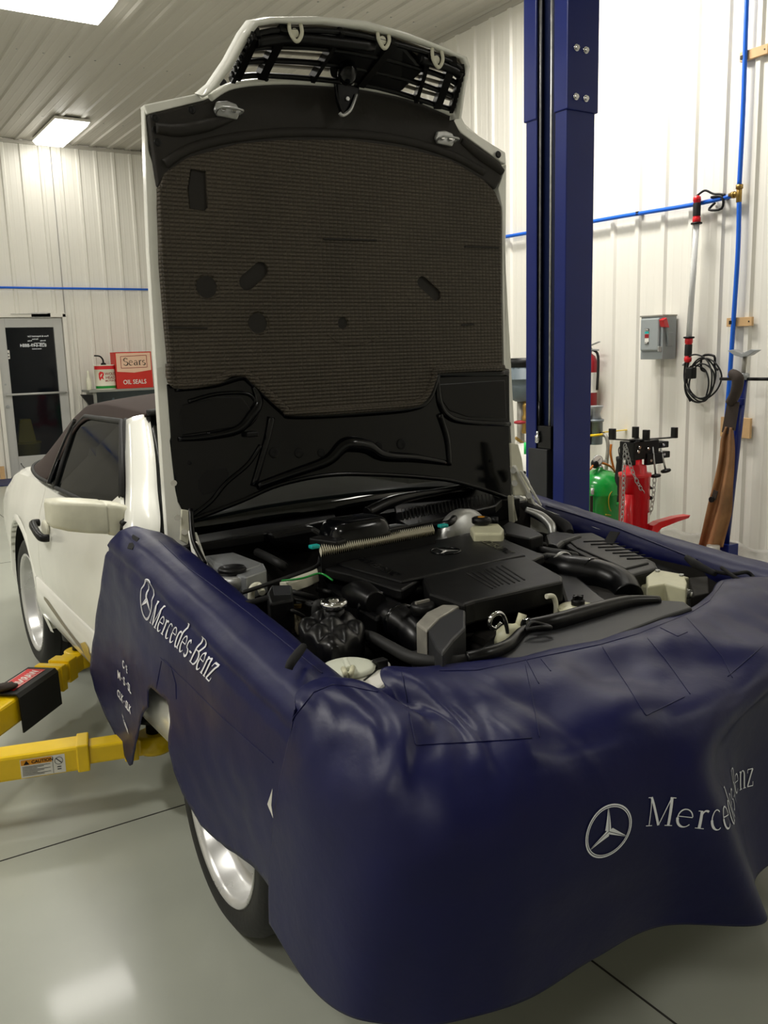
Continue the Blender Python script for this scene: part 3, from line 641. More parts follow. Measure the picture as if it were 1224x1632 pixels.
MB().prism([(xs0-.10, YS+.02, zsh-.05), (xs0+.05, YS+.02, zsh-.06), (xs0+.05, YS+.02, zsh-.23), (xs0+.02, YS+.02, zsh-.23)], (0,.06,0)).build('bracket', 'black_plastic', sh)
a, c = pb(188, 616), pb(242, 560)
bx = thing('cardboard_box', ((a.x+c.x)/2, YS+.12, zsh), 'red and pink oil seals carton on the back shelf', 'box')
x0, x1_, z0, z1_ = a.x, c.x, zsh, c.z; W_ = x1_-x0; H_ = z1_-z0
def bxp(x, y, d=.001): return (x0+x*W_, YS+.04-d, z0+y*H_)
MB().box((x0, YS+.04, z0), (x1_, YS+.25, z1_)).build('carton', 'sears_red', bx, .003)
o = MB().add([bxp(.03,.47,.002), bxp(.5,.43,.002), bxp(.97,.49,.002), bxp(.97,.97,.002), bxp(.03,.97,.002)], [(0,1,2,3,4)]).build('pink_panel', 'sears_pink', bx)
fr = MB()
for p_, q_ in (((.15,.56),(.86,.57)), ((.15,.88),(.86,.90)), ((.15,.56),(.15,.88)), ((.86,.57),(.86,.90))): fr.bar(bxp(*p_,.004), bxp(*q_,.004), .006, .003, (0,1,0))
fr.build('frame_line', 'red_dark', bx)
# ------- serif lettering used on carton and car covers: strokes (points, widths)
def arc(cx_, cy_, rx, ry, a0, a1, n=14): return [(cx_+rx*math.cos(math.radians(a0+(a1-a0)*i/n)), cy_+ry*math.sin(math.radians(a0+(a1-a0)*i/n))) for i in range(n+1)]
TK, TN = .085, .03
def wv(n, a, b_, c): return [a+(b_-a)*math.sin(PI*i/n) if True else c for i in range(n+1)]
GL = {
 'M': (.95, [([(.14,0),(.14,1)], TN), ([(.14,1),(.47,0.02)], TK), ([(.47,.02),(.80,1)], TN), ([(.80,1),(.80,0)], TK), ([(.03,.015),(.25,.015)], TN), ([(.68,.015),(.92,.015)], TN), ([(.03,.985),(.17,.985)], TN), ([(.78,.985),(.92,.985)], TN)]),
 'B': (.70, [([(.16,0),(.16,1)], TK), ([(.05,.985),(.40,.985)], TN), ([(.05,.015),(.42,.015)], TN), ([(.16,.52),(.40,.52)], TN), (arc(.36,.755,.22,.235,90,-90), wv(14,TN,TK,0)), (arc(.38,.265,.26,.255,90,-90), wv(14,TN,TK,0))]),
 'S': (.58, [(arc(.29,.745,.2,.245,30,270), wv(14,TN,TK*.9,0)), (arc(.29,.25,.22,.25,90,-150), wv(14,TN,TK*1.1,0)), ([(.47,.78),(.47,.97)], TN), ([(.08,.22),(.08,.03)], TN)]),
 'e': (.56, [(arc(.28,.32,.20,.32,12,180), wv(14,TN,TK*.5,0)), (arc(.28,.32,.20,.32,180,320), [TK*.9]*8+[TK*.8,TK*.6,TK*.5,TN,TN,TN,TN]), ([(.10,.37),(.475,.37)], TN)]),
 'r': (.42, [([(.15,0),(.15,.63)], TK), ([(.04,.015),(.28,.015)], TN), ([(.05,.62),(.15,.62)], TN), (arc(.30,.48,.12,.15,170,50), [TN+.004*i for i in range(15)])]),
 'c': (.50, [(arc(.28,.32,.20,.32,50,180), wv(14,TK*.5,TK*.4,0)), (arc(.28,.32,.20,.32,180,310), [TK]*7+[TK*.8,TK*.7,TK*.6,TN,TN,TN,TN,TN])]),
 'd': (.60, [([(.44,0),(.44,1)], TK), ([(.33,.985),(.44,.985)], TN), ([(.44,.015),(.56,.015)], TN), (arc(.28,.32,.18,.32,60,300), wv(14,TN,TK,0))]),
 's': (.44, [(arc(.22,.47,.13,.16,30,260), wv(14,TN,TK*.8,0)), (arc(.22,.16,.15,.16,90,-150), wv(14,TN,TK,0))]),
 '-': (.34, [([(.05,.30),(.29,.30)], .05)]),
 'n': (.62, [([(.15,0),(.15,.63)], TK), ([(.04,.015),(.26,.015)], TN), ([(.05,.62),(.15,.62)], TN), (arc(.31,.44,.15,.19,165,0), [TN]*5+[TN+.006*i for i in range(10)]), ([(.46,.44),(.46,0)], TK), ([(.36,.015),(.57,.015)], TN)]),
 'z': (.50, [([(.08,.61),(.42,.61)], TN*1.2), ([(.42,.61),(.08,.03)], TK*.9), ([(.06,.02),(.44,.02)], TN*1.2), ([(.08,.61),(.08,.48)], TN), ([(.44,.02),(.44,.16)], TN)]),
 'a': (.54, [([(.40,.0),(.40,.45)], TK), (arc(.26,.47,.14,.16,0,160), TN*1.4), (arc(.25,.17,.16,.17,70,300), wv(14,TN,TK,0)), ([(.40,.015),(.5,.015)], TN)]),
}
def serif(txt, fn, mb, width=1.0, step=.06, gap=0.0, bold=1.0):
    X = 0
    for ch in txt:
        adv, st_ = GL[ch]
        for pts, wd in st_:
            P = []; Wd = []
            wl_ = wd if hasattr(wd, '__len__') else [wd]*len(pts)
            for i in range(len(pts)-1):
                a, c = Vector(pts[i]), Vector(pts[i+1]); n = max(1, int((c-a).length/step))
                for k in range(n): P.append(a+(c-a)*k/n); Wd.append(wl_[min(i,len(wl_)-1)]*(1-k/n)+wl_[min(i+1,len(wl_)-1)]*k/n)
            P.append(Vector(pts[-1])); Wd.append(wl_[-1])
            L = []; R = []
            for i, p in enumerate(P):
                d = P[min(i+1,len(P)-1)]-P[max(i-1,0)]; nn = Vector((-d.y, d.x)).normalized()*Wd[i]*.5*bold
                L.append(p+nn); R.append(p-nn)
            vs = [fn((X+p.x)*width, p.y) for p in L+R]
            n = len(P)
            if all(v is not None for v in vs): mb.add(vs, [(i, i+1, n+i+1, n+i) for i in range(n-1)])
        X += adv+gap
    return X*width
tb = MB(); wS = 3*.56
sx = .62/(.58+.56+.54+.42+.44)
serif('Sears', lambda x, y: bxp(.21+x*sx, .635+y*.2, .006), tb, bold=1.3); tb.build('box_title', 'strap_brown', bx)
tb = text_mb('OIL SEALS', lambda x, y: bxp(.17+x*.145, .12+y*.17, .006), 1.0, .012); tb.build('box_text', 'label_white', bx)
a, c = pb(157, 616), pb(187, 581)
tn = thing('oil_tin', ((a.x+c.x)/2, YS+.1, zsh), 'red, white and green motor oil tin on the back shelf', 'tin')
cx_, cy_, r_, h_ = (a.x+c.x)/2, YS+.14, (c.x-a.x)/2*.97, c.z-zsh
MB().lathe((cx_,cy_,zsh), (0,0,1), [(r_*1.02,0),(r_*1.02,.01),(r_,.012),(r_,h_-.012),(r_*1.02,h_-.01),(r_*1.02,h_)], n=36).build('tin_body', 'label_cream', tn)
def band(z0, z1, m_): MB().lathe((cx_,cy_,zsh), (0,0,1), [(r_+.001,z0*h_),(r_+.001,z1*h_)], n=36, cap=False).build('colour_band', m_, tn)
band(.82,.96,'red'); band(.04,.15,'green')
def cy(x, y, d=.002): 
    t_ = (x/r_); return (cx_+(r_+d)*math.sin(t_), cy_-(r_+d)*math.cos(t_), zsh+y*h_)
tb = MB(); 
text_mb('WOLFS', lambda x, y: cy(-.035+x, .58+y/h_, .002), .05, .0008, mb=tb); text_mb('HEAD', lambda x, y: cy(-.03+x, .43+y/h_, .002), .05, .0008, mb=tb); text_mb('MOTOR OIL', lambda x, y: cy(-.035+x, .32+y/h_, .002), .032, .0006, mb=tb)
tb.build('tin_text', 'red_dark', tn)
MB().add([cy(x, y, .003) for x, y in ((-.115,.66),(-.09,.74),(-.05,.70),(-.045,.6),(-.06,.52),(-.05,.40),(-.08,.46),(-.10,.36),(-.115,.48))], [tuple(range(9))]).build('tin_mark', 'red', tn)
MB().lathe((cx_-.02,cy_-r_*.35,zsh+h_), (0,0,1), [(.035,0),(.03,.02),(.012,.03)]).build('spout_base', 'black_plastic', tn)
MB().tube([(cx_-.02,cy_-r_*.35,zsh+h_+.02), (cx_-.025,cy_-r_*.35,zsh+h_+.07), (cx_-.06,cy_-r_*.35,zsh+h_+.11), (cx_-.13,cy_-r_*.35,zsh+h_+.12)], [.012,.011,.01,.009]).build('spout', 'black_plastic', tn)
a = pb(146, 616)
bt = MB().lathe((a.x, YS+.12, zsh), (0,0,1), [(.03,0),(.032,.01),(.032,.13),(.018,.17),(.014,.2),(.014,.24),(.01,.245)]).build('bottle', 'old_white'); tag(bt, 'slim pale bottle at the left end of the back shelf', 'bottle')
a = px(181, 640, 1, YS+.15)
bt = thing('bottle', (a.x, YS+.15, zsh-.42), 'small bottle with yellow label on the lower board of the back shelf', 'bottle')
MB().lathe((a.x, YS+.15, zsh-.42), (0,0,1), [(.045,0),(.05,.01),(.05,.16),(.02,.25),(.015,.3)]).build('body', 'hvac_grey', bt)
MB().lathe((a.x, YS+.15, zsh-.42), (0,0,1), [(.051,.13),(.051,.23),(.03,.26)], cap=False).build('label_band', 'yellow', bt)
MB().box((a.x-.25, YS+.1, zsh-.42), (a.x-.07, YS+.25, zsh-.24)).build('dark_box', 'black_plastic', None, .01); tag(bpy.data.objects['dark_box'], 'small black case on the lower board of the back shelf', 'case')

# ------------------------------------------------------------------ yellow lift arms
def arm(name, A, B, w0, h0, fr, lab):
    A, B = vec(A), vec(B); d = (B-A).normalized(); n = Vector((0,0,1)).cross(d)
    t = thing('lift_arm', (A.x, A.y, 0), lab, 'lift arm')
    L = (B-A).length
    m_ = MB(); m_.bar(A-vec((0,0,h0/2)), A+d*L*fr-vec((0,0,h0/2)), w0, h0); m_.build('outer_beam', 'yellow', t, .01)
    m_ = MB(); m_.bar(A+d*L*.5-vec((0,0,h0/2)), B-vec((0,0,h0/2)), w0*.76, h0*.74); m_.build('inner_beam', 'yellow', t, .008)
    MB().bar(A+d*(L*fr-.035)-vec((0,0,h0/2)), A+d*(L*fr+.004)-vec((0,0,h0/2)), w0+.010, h0+.008).build('end_collar', 'yellow', t, .005)
    MB().bar(A+d*(L*.86)-vec((0,0,h0/2)), A+d*(L*.9)-vec((0,0,h0/2)), w0*.86, h0*.95).build('stop_bracket', 'yellow', t, .004)
    MB().cyl(A+d*(L*.5)+vec((0,0,0)), A+d*(L*.5)+vec((0,0,.012)), .014, n=6).build('stop_bolt', 'black_plastic', t)
    c = B-d*.06
    MB().lathe(c+vec((0,0,-h0*.85)), (0,0,1), [(.055,0),(.06,.01),(.06,h0*.7),(.05,h0*.75)], n=24).build('pad_cup', 'yellow', t)
    MB().lathe(c+vec((0,0,-h0*.1)), (0,0,1), [(.025,0),(.025,.045),(.06,.05),(.062,.075),(.055,.08)], n=24).build('rubber_pad', 'black_rubber', t)
    return t, d, n, L
A2 = vec((-.20, 3.09, .245)); B2 = vec((.90, 2.79, .245))
t, d, n, L = arm('lift_arm', A2, B2, .10, .085, .76, 'yellow steel lift arm with caution sticker under the cloth flap, the nearer one')
# caution label on near side
nn = -n if n.y > 0 else n
def lp(x, y, off): 
    c = px(38, 1232, 1, 2.9); base = A2 + d*((c.x-A2.x)/d.x) + nn*(.05+off) ; return base + d*x + vec((0,0,-.078+y-.0))
o = MB().add([lp(0,0,.001), lp(.135,0,.001), lp(.135,.062,.001), lp(0,.062,.001)], [(0,1,2,3)]).build('caution_label', 'label_white', t)
MB().add([lp(.002,.042,.002), lp(.095,.042,.002), lp(.095,.060,.002), lp(.002,.060,.002)], [(0,1,2,3)]).build('label_header', 'caution_orange', o)
tb = text_mb('CAUTION', lambda x, y: lp(.034+x, .046+y, .003), .0145, .0004); tb.add([lp(.010,.044,.003), lp(.028,.044,.003), lp(.019,.058,.003)], [(0,1,2)])
for k in range(8):
    z_ = .036-.0042*k; tb.add([lp(.005,z_,.003), lp(.09-.02*(k % 3),z_,.003), lp(.09-.02*(k % 3),z_+.0014,.003), lp(.005,z_+.0014,.003)], [(0,1,2,3)])
tb.add([lp(.097,.002,.003), lp(.098,.002,.003), lp(.098,.06,.003), lp(.097,.06,.003)], [(0,1,2,3)])
ring = [(.116+.013*math.cos(a), .042+.013*math.sin(a)) for a in [2*PI*i/20 for i in range(20)]]; ri = [(.116+.0115*math.cos(a), .042+.0115*math.sin(a)) for a in [2*PI*i/20 for i in range(20)]]
tb.add([lp(*p_, .003) for p_ in ring+ri], [(i, (i+1) % 20, 20+(i+1) % 20, 20+i) for i in range(20)])
tb.add([lp(.107,.050,.003), lp(.109,.052,.003), lp(.126,.034,.003), lp(.124,.032,.003)], [(0,1,2,3)])
for yy in (.012, .020): tb.add([lp(.110,yy,.003), lp(.122,yy,.003), lp(.122,yy+.003,.003), lp(.110,yy+.003,.003)], [(0,1,2,3)])
tb.build('label_print', 'black_plastic', o)
A1 = vec((-.20, 2.62, .27)); B1 = vec((.88, 3.83, .27))
t, d1, n1, L1 = arm('lift_arm', A1, B1, .11, .10, .83, 'yellow steel lift arm carrying a black rubber guard, the farther one')
# black rubber guard on the far arm
s0 = A1 + d1*((.462-A1.x)/d1.x); s1 = A1 + d1*((.645-A1.x)/d1.x)
gd = thing('arm_guard', s0, 'black rubber guard with red warning label wrapped over the far yellow lift arm', 'guard')
nr = -n1 if n1.y > 0 else n1
prof = [(-.062, -.12), (-.064, .0), (-.056, .012), (.056, .012), (.066, .0), (.070, -.135)]
rows = [[p + nr*a + vec((0,0,c)) for a, c in prof] for p in (s0, s0.lerp(s1,.33), s0.lerp(s1,.66), s1)]
MB().grid(rows, smooth=False).build('guard_sheet', 'black_rubber', gd, solid=.006)
u1 = d1
def gp(a, c): return s0 + d1*a + nr*c + vec((0,0,.0165))
MB().add([gp(.03,-.045), gp(.25,-.045), gp(.25,.030), gp(.03,.030)], [(0,1,2,3)]).build('red_label', 'red', gd)
tb = text_mb('WARNING', lambda x, y: gp(.235-x*.82, -.022+y*-1+.04)+vec((0,0,.001)), .05, .001)
for c0_, c1_ in ((-.043,-.041), (.026,.028)): tb.add([gp(.06,c0_)+vec((0,0,.001)), gp(.23,c0_)+vec((0,0,.001)), gp(.23,c1_)+vec((0,0,.001)), gp(.06,c1_)+vec((0,0,.001))], [(0,1,2,3)])
tb.build('label_print', 'label_white', gd)
gv = MB().blob(gp(.03,-.01)+vec((0,0,.012)), .05, .03, .014, fn=lambda d: 1+.25*noise.noise(d*3)).build('rag', 'strap_brown'); tag(gv, 'small crumpled dark rag lying on the black guard', 'rag')

# the opposite column of the lift, which carries the two yellow arms
ll = thing('lift_column', (-.36, 3.35, 0), 'dark blue steel lift column carrying the two yellow lift arms', 'lift column')
m_ = MB(); xq, ya, yb_ = -.26, 3.2, 3.51
m_.prism([(a, c, .02) for a, c in [(xq,ya),(xq-.205,ya),(xq-.205,yb_),(xq,yb_),(xq,yb_-.085),(xq-.01,yb_-.085),(xq-.01,yb_-.01),(xq-.195,yb_-.01),(xq-.195,ya+.01),(xq-.01,ya+.01),(xq-.01,ya+.085),(xq,ya+.085)]], (0,0,4.1)); m_.build('column', 'lift_blue', ll, .006)
MB().box((xq-.25, ya-.1, 0), (xq+.05, yb_+.1, .02)).build('base_plate', 'lift_blue', ll, .003)
MB().box((xq-.15, ya+.06, .10), (xq+.06, yb_-.06, .75)).build('carriage', 'lift_blue_dark', ll, .006)
# ------------------------------------------------------------------ the car
XC = 1.66
car = thing('car', (XC, 3.3, 0), 'white two-door convertible with brown soft top and its bonnet standing fully open', 'car')
def lerpt(tab, y):
    if y <= tab[0][0]: return tab[0][1]
    for (a, va), (c, vc) in zip(tab, tab[1:]):
        if y <= c:
            t_ = (y-a)/(c-a); t_ = t_; return va+(vc-va)*t_
    return tab[-1][1]
HW = [(1.12,.55),(1.18,.70),(1.3,.80),(1.5,.865),(1.9,.895),(2.6,.90),(3.5,.905),(4.4,.90),(4.9,.875),(5.3,.82),(5.5,.74),(5.6,.60)]
BZ = [(1.12,.60),(1.2,.66),(1.35,.70),(1.5,.725),(2.0,.77),(2.6,.84),(2.8,.895),(3.2,.955),(3.8,.965),(4.3,.985),(4.7,.965),(5.1,.90),(5.4,.84),(5.6,.74)]
def csec(y):
    hw, bz = lerpt(HW, y), lerpt(BZ, y)
    zb_ = .27+max(0, min(1, (1.6-y)/.3))*.12; P = [(0,zb_),(hw-.14,zb_),(hw-.075,zb_+.03),(hw-.035,max(.38,zb_+.05)),(hw-.012,.46),(hw,.55),(hw+.002,.63),(hw-.006,.72),(hw-.028,.72+(bz-.72)*.45 if bz > .76 else .72+(bz-.72)*.3),(hw-.062,bz-.035),(hw-.10,bz-.008),(hw-.16,bz),(hw*.5,bz+.018),(0,bz+.024)]
    L = [(XC-a, y, z) for a, z in P]; R = [(XC+a, y, z) for a, z in P[::-1][1:-1]]
    return L + R
ys = [1.12,1.15,1.2,1.3,1.4,1.5]+[1.6+.1*k for k in range(40)]+[5.58,5.6]
ys = sorted(set(round(y, 3) for y in ys if 1.22 < y <= 5.6))
ys[0] = 1.24
# smooth tables through resampling
rows = [csec(y) for y in ys]
bm_ = MB(); bm_.grid(rows, closed=True); n_ = len(rows[0])
bm_.add(rows[0], [tuple(range(n_))]); bm_.add(rows[-1], [tuple(range(n_-1, -1, -1))])
body = bm_.build('body_shell', 'white_paint')
cuts = []
def cutter(mb, nm='cut'):
    o = mb.build(nm, 'dark_void'); cuts.append(o); return o
WY = (2.02, 4.47); WR = .32
arch = []
for wy in WY:
    for sgn in (-1, 1):
        arch.append(cutter(MB().cyl((XC+sgn*.60, wy, .375), (XC+sgn*1.1, wy, .375), .352, n=48)))
bay = cutter(MB().box((.89, 1.44, .33), (2.43, 2.72, 1.4)))
cowl = cutter(MB().box((.90, 2.70, .78), (2.42, 2.95, 1.4)))
cab = cutter(MB().box((.86, 2.93, .42), (2.46, 4.15, 1.4)))
boolean(body, arch+[bay, cowl, cab])
def door_poly(g): return [(2.80-g,.36-g),(2.84-g,.60),(2.80-g,.97),(2.80-g,1.2),(4.02+g,1.2),(4.02+g,.80),(3.98+g,.58),(3.86+g,.40),(3.80+g,.36-g)]
for sgn in (-1, 1):
    for g_, op in ((.0, 'I'), (.004, 'D')):
        c = MB().prism([(XC+sgn*.79, y, z) for y, z in door_poly(g_)], (sgn*.4, 0, 0)).build('cut', 'dark_void')
        if op == 'I':
            d_ = body.copy(); d_.data = body.data.copy(); COL.objects.link(d_); d_.name = 'door'; boolean(d_, [c], 'INTERSECT'); adopt(d_, car)
            if sgn < 0: doorL = d_
        else:
            boolean(body, [c])
        bpy.data.objects.remove(c)
for c in cuts: bpy.data.objects.remove(c)
adopt(body, car)
# smooth-by-angle shading for the boolean results
def smooth_angle(o, a=32):
    bm = bmesh.new(); bm.from_mesh(o.data)
    for f in bm.faces: f.smooth = True
    for e in bm.edges:
        if len(e.link_faces) == 2 and e.calc_face_angle(0) > math.radians(a): e.smooth = False
    bm.to_mesh(o.data); bm.free()
for o in [body] + [o for o in car.children if o.name.startswith('door')]: smooth_angle(o)
# inner liners of the wheel arches + underbody: dark
for sgn in (-1, 1):
    for wy in WY:
        m_ = MB(); pts = [(wy+.35*math.cos(a), .375+.35*math.sin(a)) for a in [PI*i/16-.25 for i in range(20)]]
        m_.grid([[(XC+sgn*x, y, z) for y, z in pts] for x in (.61, .865)], smooth=True)
        m_.prism([(XC+sgn*.61, y, z) for y, z in pts], (sgn*.004,0,0)); m_.build('arch_liner', 'dark_void', car)
# lower side cladding and arch lips
clad = []
for sgn in (-1, 1):
    m_ = MB(); rws = []
    for y in [2.34+.02*k for k in range(0, 90)]:
        if y > 4.10: break
        o_ = lerpt(HW, y)
        top = .50+.03*(y-2.4)/1.7
        rws.append([(XC+sgn*(o_-.03), y, top+.006), (XC+sgn*(o_+.004), y, top), (XC+sgn*(o_+.006), y, .43), (XC+sgn*(o_-.012), y, .36), (XC+sgn*(o_-.05), y, .315), (XC+sgn*(o_-.10), y, .265)])
    m_.grid(rws); clad.append(m_.build('side_cladding', 'white_paint', car, solid=.006))
    for wy in WY:
        m_ = MB(); N_ = 26; rws = []
        for i in range(N_+1):
            a = PI*(-.10)+PI*1.2*i/N_; y, z = wy+.352*math.cos(a), .375+.352*math.sin(a)
            o_ = lerpt(HW, y) - (.0 if z > .4 else (.4-z)*.35)
            rws.append([(XC+sgn*(o_-.05), y, z), (XC+sgn*(o_+.004), y, z), (XC+sgn*(o_+.006), wy+.366*math.cos(a), .375+.366*math.sin(a)), (XC+sgn*(o_-.004), wy+.385*math.cos(a), .375+.385*math.sin(a))])
        m_.grid(rws); m_.build('arch_lip', 'white_paint', car)
# sill damage patches (bare / yellowed paint), dropped on the cladding
bvc = bvh_of(clad[0])
def patch(top, bot, m, lab, n=14, off=.0012):
    rws = []
    for pl_ in (top, bot):
        P_ = []
        for i in range(n+1):
            t_ = i/n*(len(pl_)-1); k = min(int(t_), len(pl_)-2); f_ = t_-k; P_.append((pl_[k][0]+(pl_[k+1][0]-pl_[k][0])*f_, pl_[k][1]+(pl_[k+1][1]-pl_[k][1])*f_))
        rws.append(P_)
    mb = MB(); G = []
    for k in range(7):
        G.append([])
        for a, c in zip(*rws):
            y, z = a[0]+(c[0]-a[0])*k/6, a[1]+(c[1]-a[1])*k/6; h = bvc.ray_cast(vec((0,y,z)), vec((1,0,0)))
            G[-1].append((h[0].x-off if h[0] is not None else .80, y, z))
    mb.grid(G); return mb.build('paint_patch', m, car, label=lab)
scuff = mat('scuffed_paint', '#8f8a78', .55, var=.15, vscale=20)
patch([(3.93,.478),(3.85,.482),(3.6,.450),(3.3,.420),(3.17,.43),(3.06,.43)], [(3.93,.465),(3.83,.452),(3.56,.425),(3.34,.385),(3.14,.345),(3.06,.33)], scuff, 'dull grey scuffed patch low on the side')
patch([(3.32,.430),(3.25,.455),(3.20,.445)], [(3.32,.385),(3.27,.365),(3.20,.410)], mat('old_yellow', '#d9bd55', .5, var=.1), 'yellowed chipped patch on the sill', off=.0020)
# door handle
hy0, hy1 = 3.93, 3.78
hp = MB(); xs_ = XC-.903
hp.tube([(xs_+.005, hy0+.01, .80), (xs_-.022, hy0, .80), (xs_-.03, (hy0+hy1)/2, .785), (xs_-.024, hy1, .765), (xs_+.005, hy1-.01, .76)], [.016,.017,.016,.017,.016], n=10); hp.build('handle', 'black_plastic', doorL)
MB().blob((xs_+.010, (hy0+hy1)/2, .785), .012, .055, .038).build('handle_cup', 'old_white', doorL)
# wheels
def wheel(cx_, cy_, sgn, steer=0.0):
    before = set(bpy.data.meshes)
    w_ = MB(); R_ = WR; ax = (sgn,0,0); c0_ = vec((cx_, cy_, R_))
    tr = MB().lathe(c0_, ax, [(.235,-.11),(.285,-.118),(.308,-.105),(R_,-.08),(R_,.08),(.308,.105),(.285,.118),(.24,.112),(.233,.10)], n=64, cap=False)
    to = tr.build('tire', 'tire', car)
    for k in (-.05,-.017,.017,.05): MB().lathe(c0_, ax, [(R_+.0006,k-.004),(R_+.0006,k+.004)], n=64, cap=False).build('tread_groove', 'dark_void', to)
    rm = MB().lathe(c0_, ax, [(.236,.107),(.242,.112),(.238,.116),(.229,.112),(.222,.098),(.212,.06),(.200,.045),(.19,.040),(.17,.052),(.12,.066),(.075,.055),(.06,.04),(.055,.045),(.03,.05),(.001,.052)], n=64, cap=False)
    ro = rm.build('rim', 'rim', car)
    MB().lathe(c0_, ax, [(.228,-.10),(.222,-.05),(.2,.03)], n=48, cap=False).build('barrel', 'grey_metal', ro)
    h_ = MB()
    for k in range(5):
        a = 2*PI*k/5+.3; p = c0_+vec((sgn*.0535, .052*math.cos(a), .052*math.sin(a))); h_.cyl(p, p+vec((sgn*.012,0,0)), .010, n=6)
    h_.build('wheel_bolts', 'chrome', ro)
    for k in range(10):
        a = 2*PI*k/10; d_ = vec((0, math.cos(a), math.sin(a))); MB().bar(c0_+vec((sgn*.047,0,0))+d_*.145, c0_+vec((sgn*.043,0,0))+d_*.178, .018, .012, (1,0,0)).build('vent_slot', 'dark_void', ro, .004)
    vb = MB().cyl(c0_+vec((sgn*.07,-.205,.06)), c0_+vec((sgn*.10,-.19,.06)), .004, n=8); vb.build('valve_stem', 'black_rubber', ro)
    T = Matrix.Translation((cx_, cy_, 0)) @ Matrix.Rotation(steer, 4, 'Z') @ Matrix.Translation((-cx_, -cy_, 0))
    for me in set(bpy.data.meshes)-before: me.transform(T)
for sgn in (-1, 1):
    for wy in WY: wheel(XC+sgn*(.79 if wy < 3 else .755), wy, sgn, math.radians(-2) if wy < 3 else 0.0)
# glasshouse: pillars, windscreen, side windows, soft top
def mir(p): return (2*XC-p[0], p[1], p[2])
for sgn in (-1, 1):
    f_ = (lambda p: p) if sgn < 0 else mir
    A_ = [(.795,2.80,.925),(.880,2.74,.915),(.905,2.80,.96),(.935,2.90,1.04),(.975,3.02,1.15),(1.02,3.19,1.275),(.955,3.22,1.262),(.905,3.08,1.16),(.86,2.95,1.06),(.82,2.85,.985)]
    Lp = [(.795,2.80,.90),(.797,2.81,.93),(.82,2.85,.985),(.86,2.95,1.06),(.905,3.08,1.16),(.955,3.22,1.262)]; Rp = [(.89,2.74,.86),(.89,2.75,.90),(.915,2.80,.96),(.945,2.90,1.04),(.985,3.02,1.15),(1.03,3.19,1.275)]
    rws = []
    for a, c in zip(catmull(Lp, 4), catmull(Rp, 4)):
        rws.append([vec(f_(a+vec((.03,.03,0)))), vec(f_(a)), vec(f_(a.lerp(c, .3)+vec((-.004,-.012,.004)))), vec(f_(a.lerp(c, .7)+vec((-.002,-.012,.006)))), vec(f_(c)), vec(f_(c+vec((.01,.04,0))))])
    m_ = MB().grid(rws); m_.build('windscreen_pillar', 'white_paint', car, solid=.006)
    W_ = [(.808,2.90,.955),(.835,2.92,1.03),(.90,3.10,1.16),(.952,3.25,1.255),(.950,3.75,1.25),(.925,3.84,1.20),(.86,3.83,1.06),(.815,3.80,.957)]
    m_ = MB().add([f_(p) for p in W_], [tuple(range(len(W_)))]); m_.build('side_window', 'side_glass', car, solid=.005)
    m_ = MB(); m_.tube([f_((p[0]-.004, p[1], p[2])) for p in W_[1:]+W_[:0]], .011, n=8, curve=False); m_.tube([f_((.806,2.82,.955)), f_((.812,3.3,.962)), f_((.812,3.82,.962))], .009, n=8); 
    m_.tube([f_((.80,2.83,.935)), f_((.866,2.97,1.06)), f_((.91,3.10,1.165)), f_((.957,3.23,1.262))], .009, n=8); m_.build('window_seal', 'black_rubber', car)
    m_ = MB().tube([f_((.800,3.86,.97)), f_((.848,3.88,1.06)), f_((.905,3.885,1.17)), f_((.932,3.86,1.23))], .012, n=8); m_.build('rear_quarter_trim', 'black_gloss', car)
    # mirror triangle on the door
    m_ = MB().add([f_(p) for p in [(.806,2.84,.93),(.806,3.10,.955),(.835,2.93,1.035),(.815,2.86,.985)]], [(0,1,2,3)]); m_.build('mirror_base', 'white_paint', car, solid=.012)
# windscreen
rows = []
for j in range(9):
    t_ = j/8; row = []
    for i in range(17):
        s_ = i/16*2-1; xh = .78*(1-t_)+.63*t_; y = (2.80+.10*s_*s_*0)+(3.20-2.80)*t_ - .05*(1-s_*s_)*(1-.2*t_); z = .915+.365*t_+.012*(1-s_*s_)
        row.append((XC+s_*xh, y+.0, z))
    rows.append(row)
MB().grid(rows).build('windscreen', 'glass_dark', car, solid=.006)
MB().tube([rows[8][i] for i in (0,4,8,12,16)], .012).build('windscreen_header', 'black_rubber', car)
m_ = MB()
for sgn, i in ((-1,0),(1,16)): m_.tube([rows[j][i] for j in (0,2,4,6,8)], .012)
m_.build('windscreen_seal', 'black_rubber', car)
# green tint band sticker + rear-view mirror
MB().blob((1.12, 3.16, 1.20), .045, .012, .02).build('tint_sticker', mat('tint_green', '#2f8f7c', .3), car)
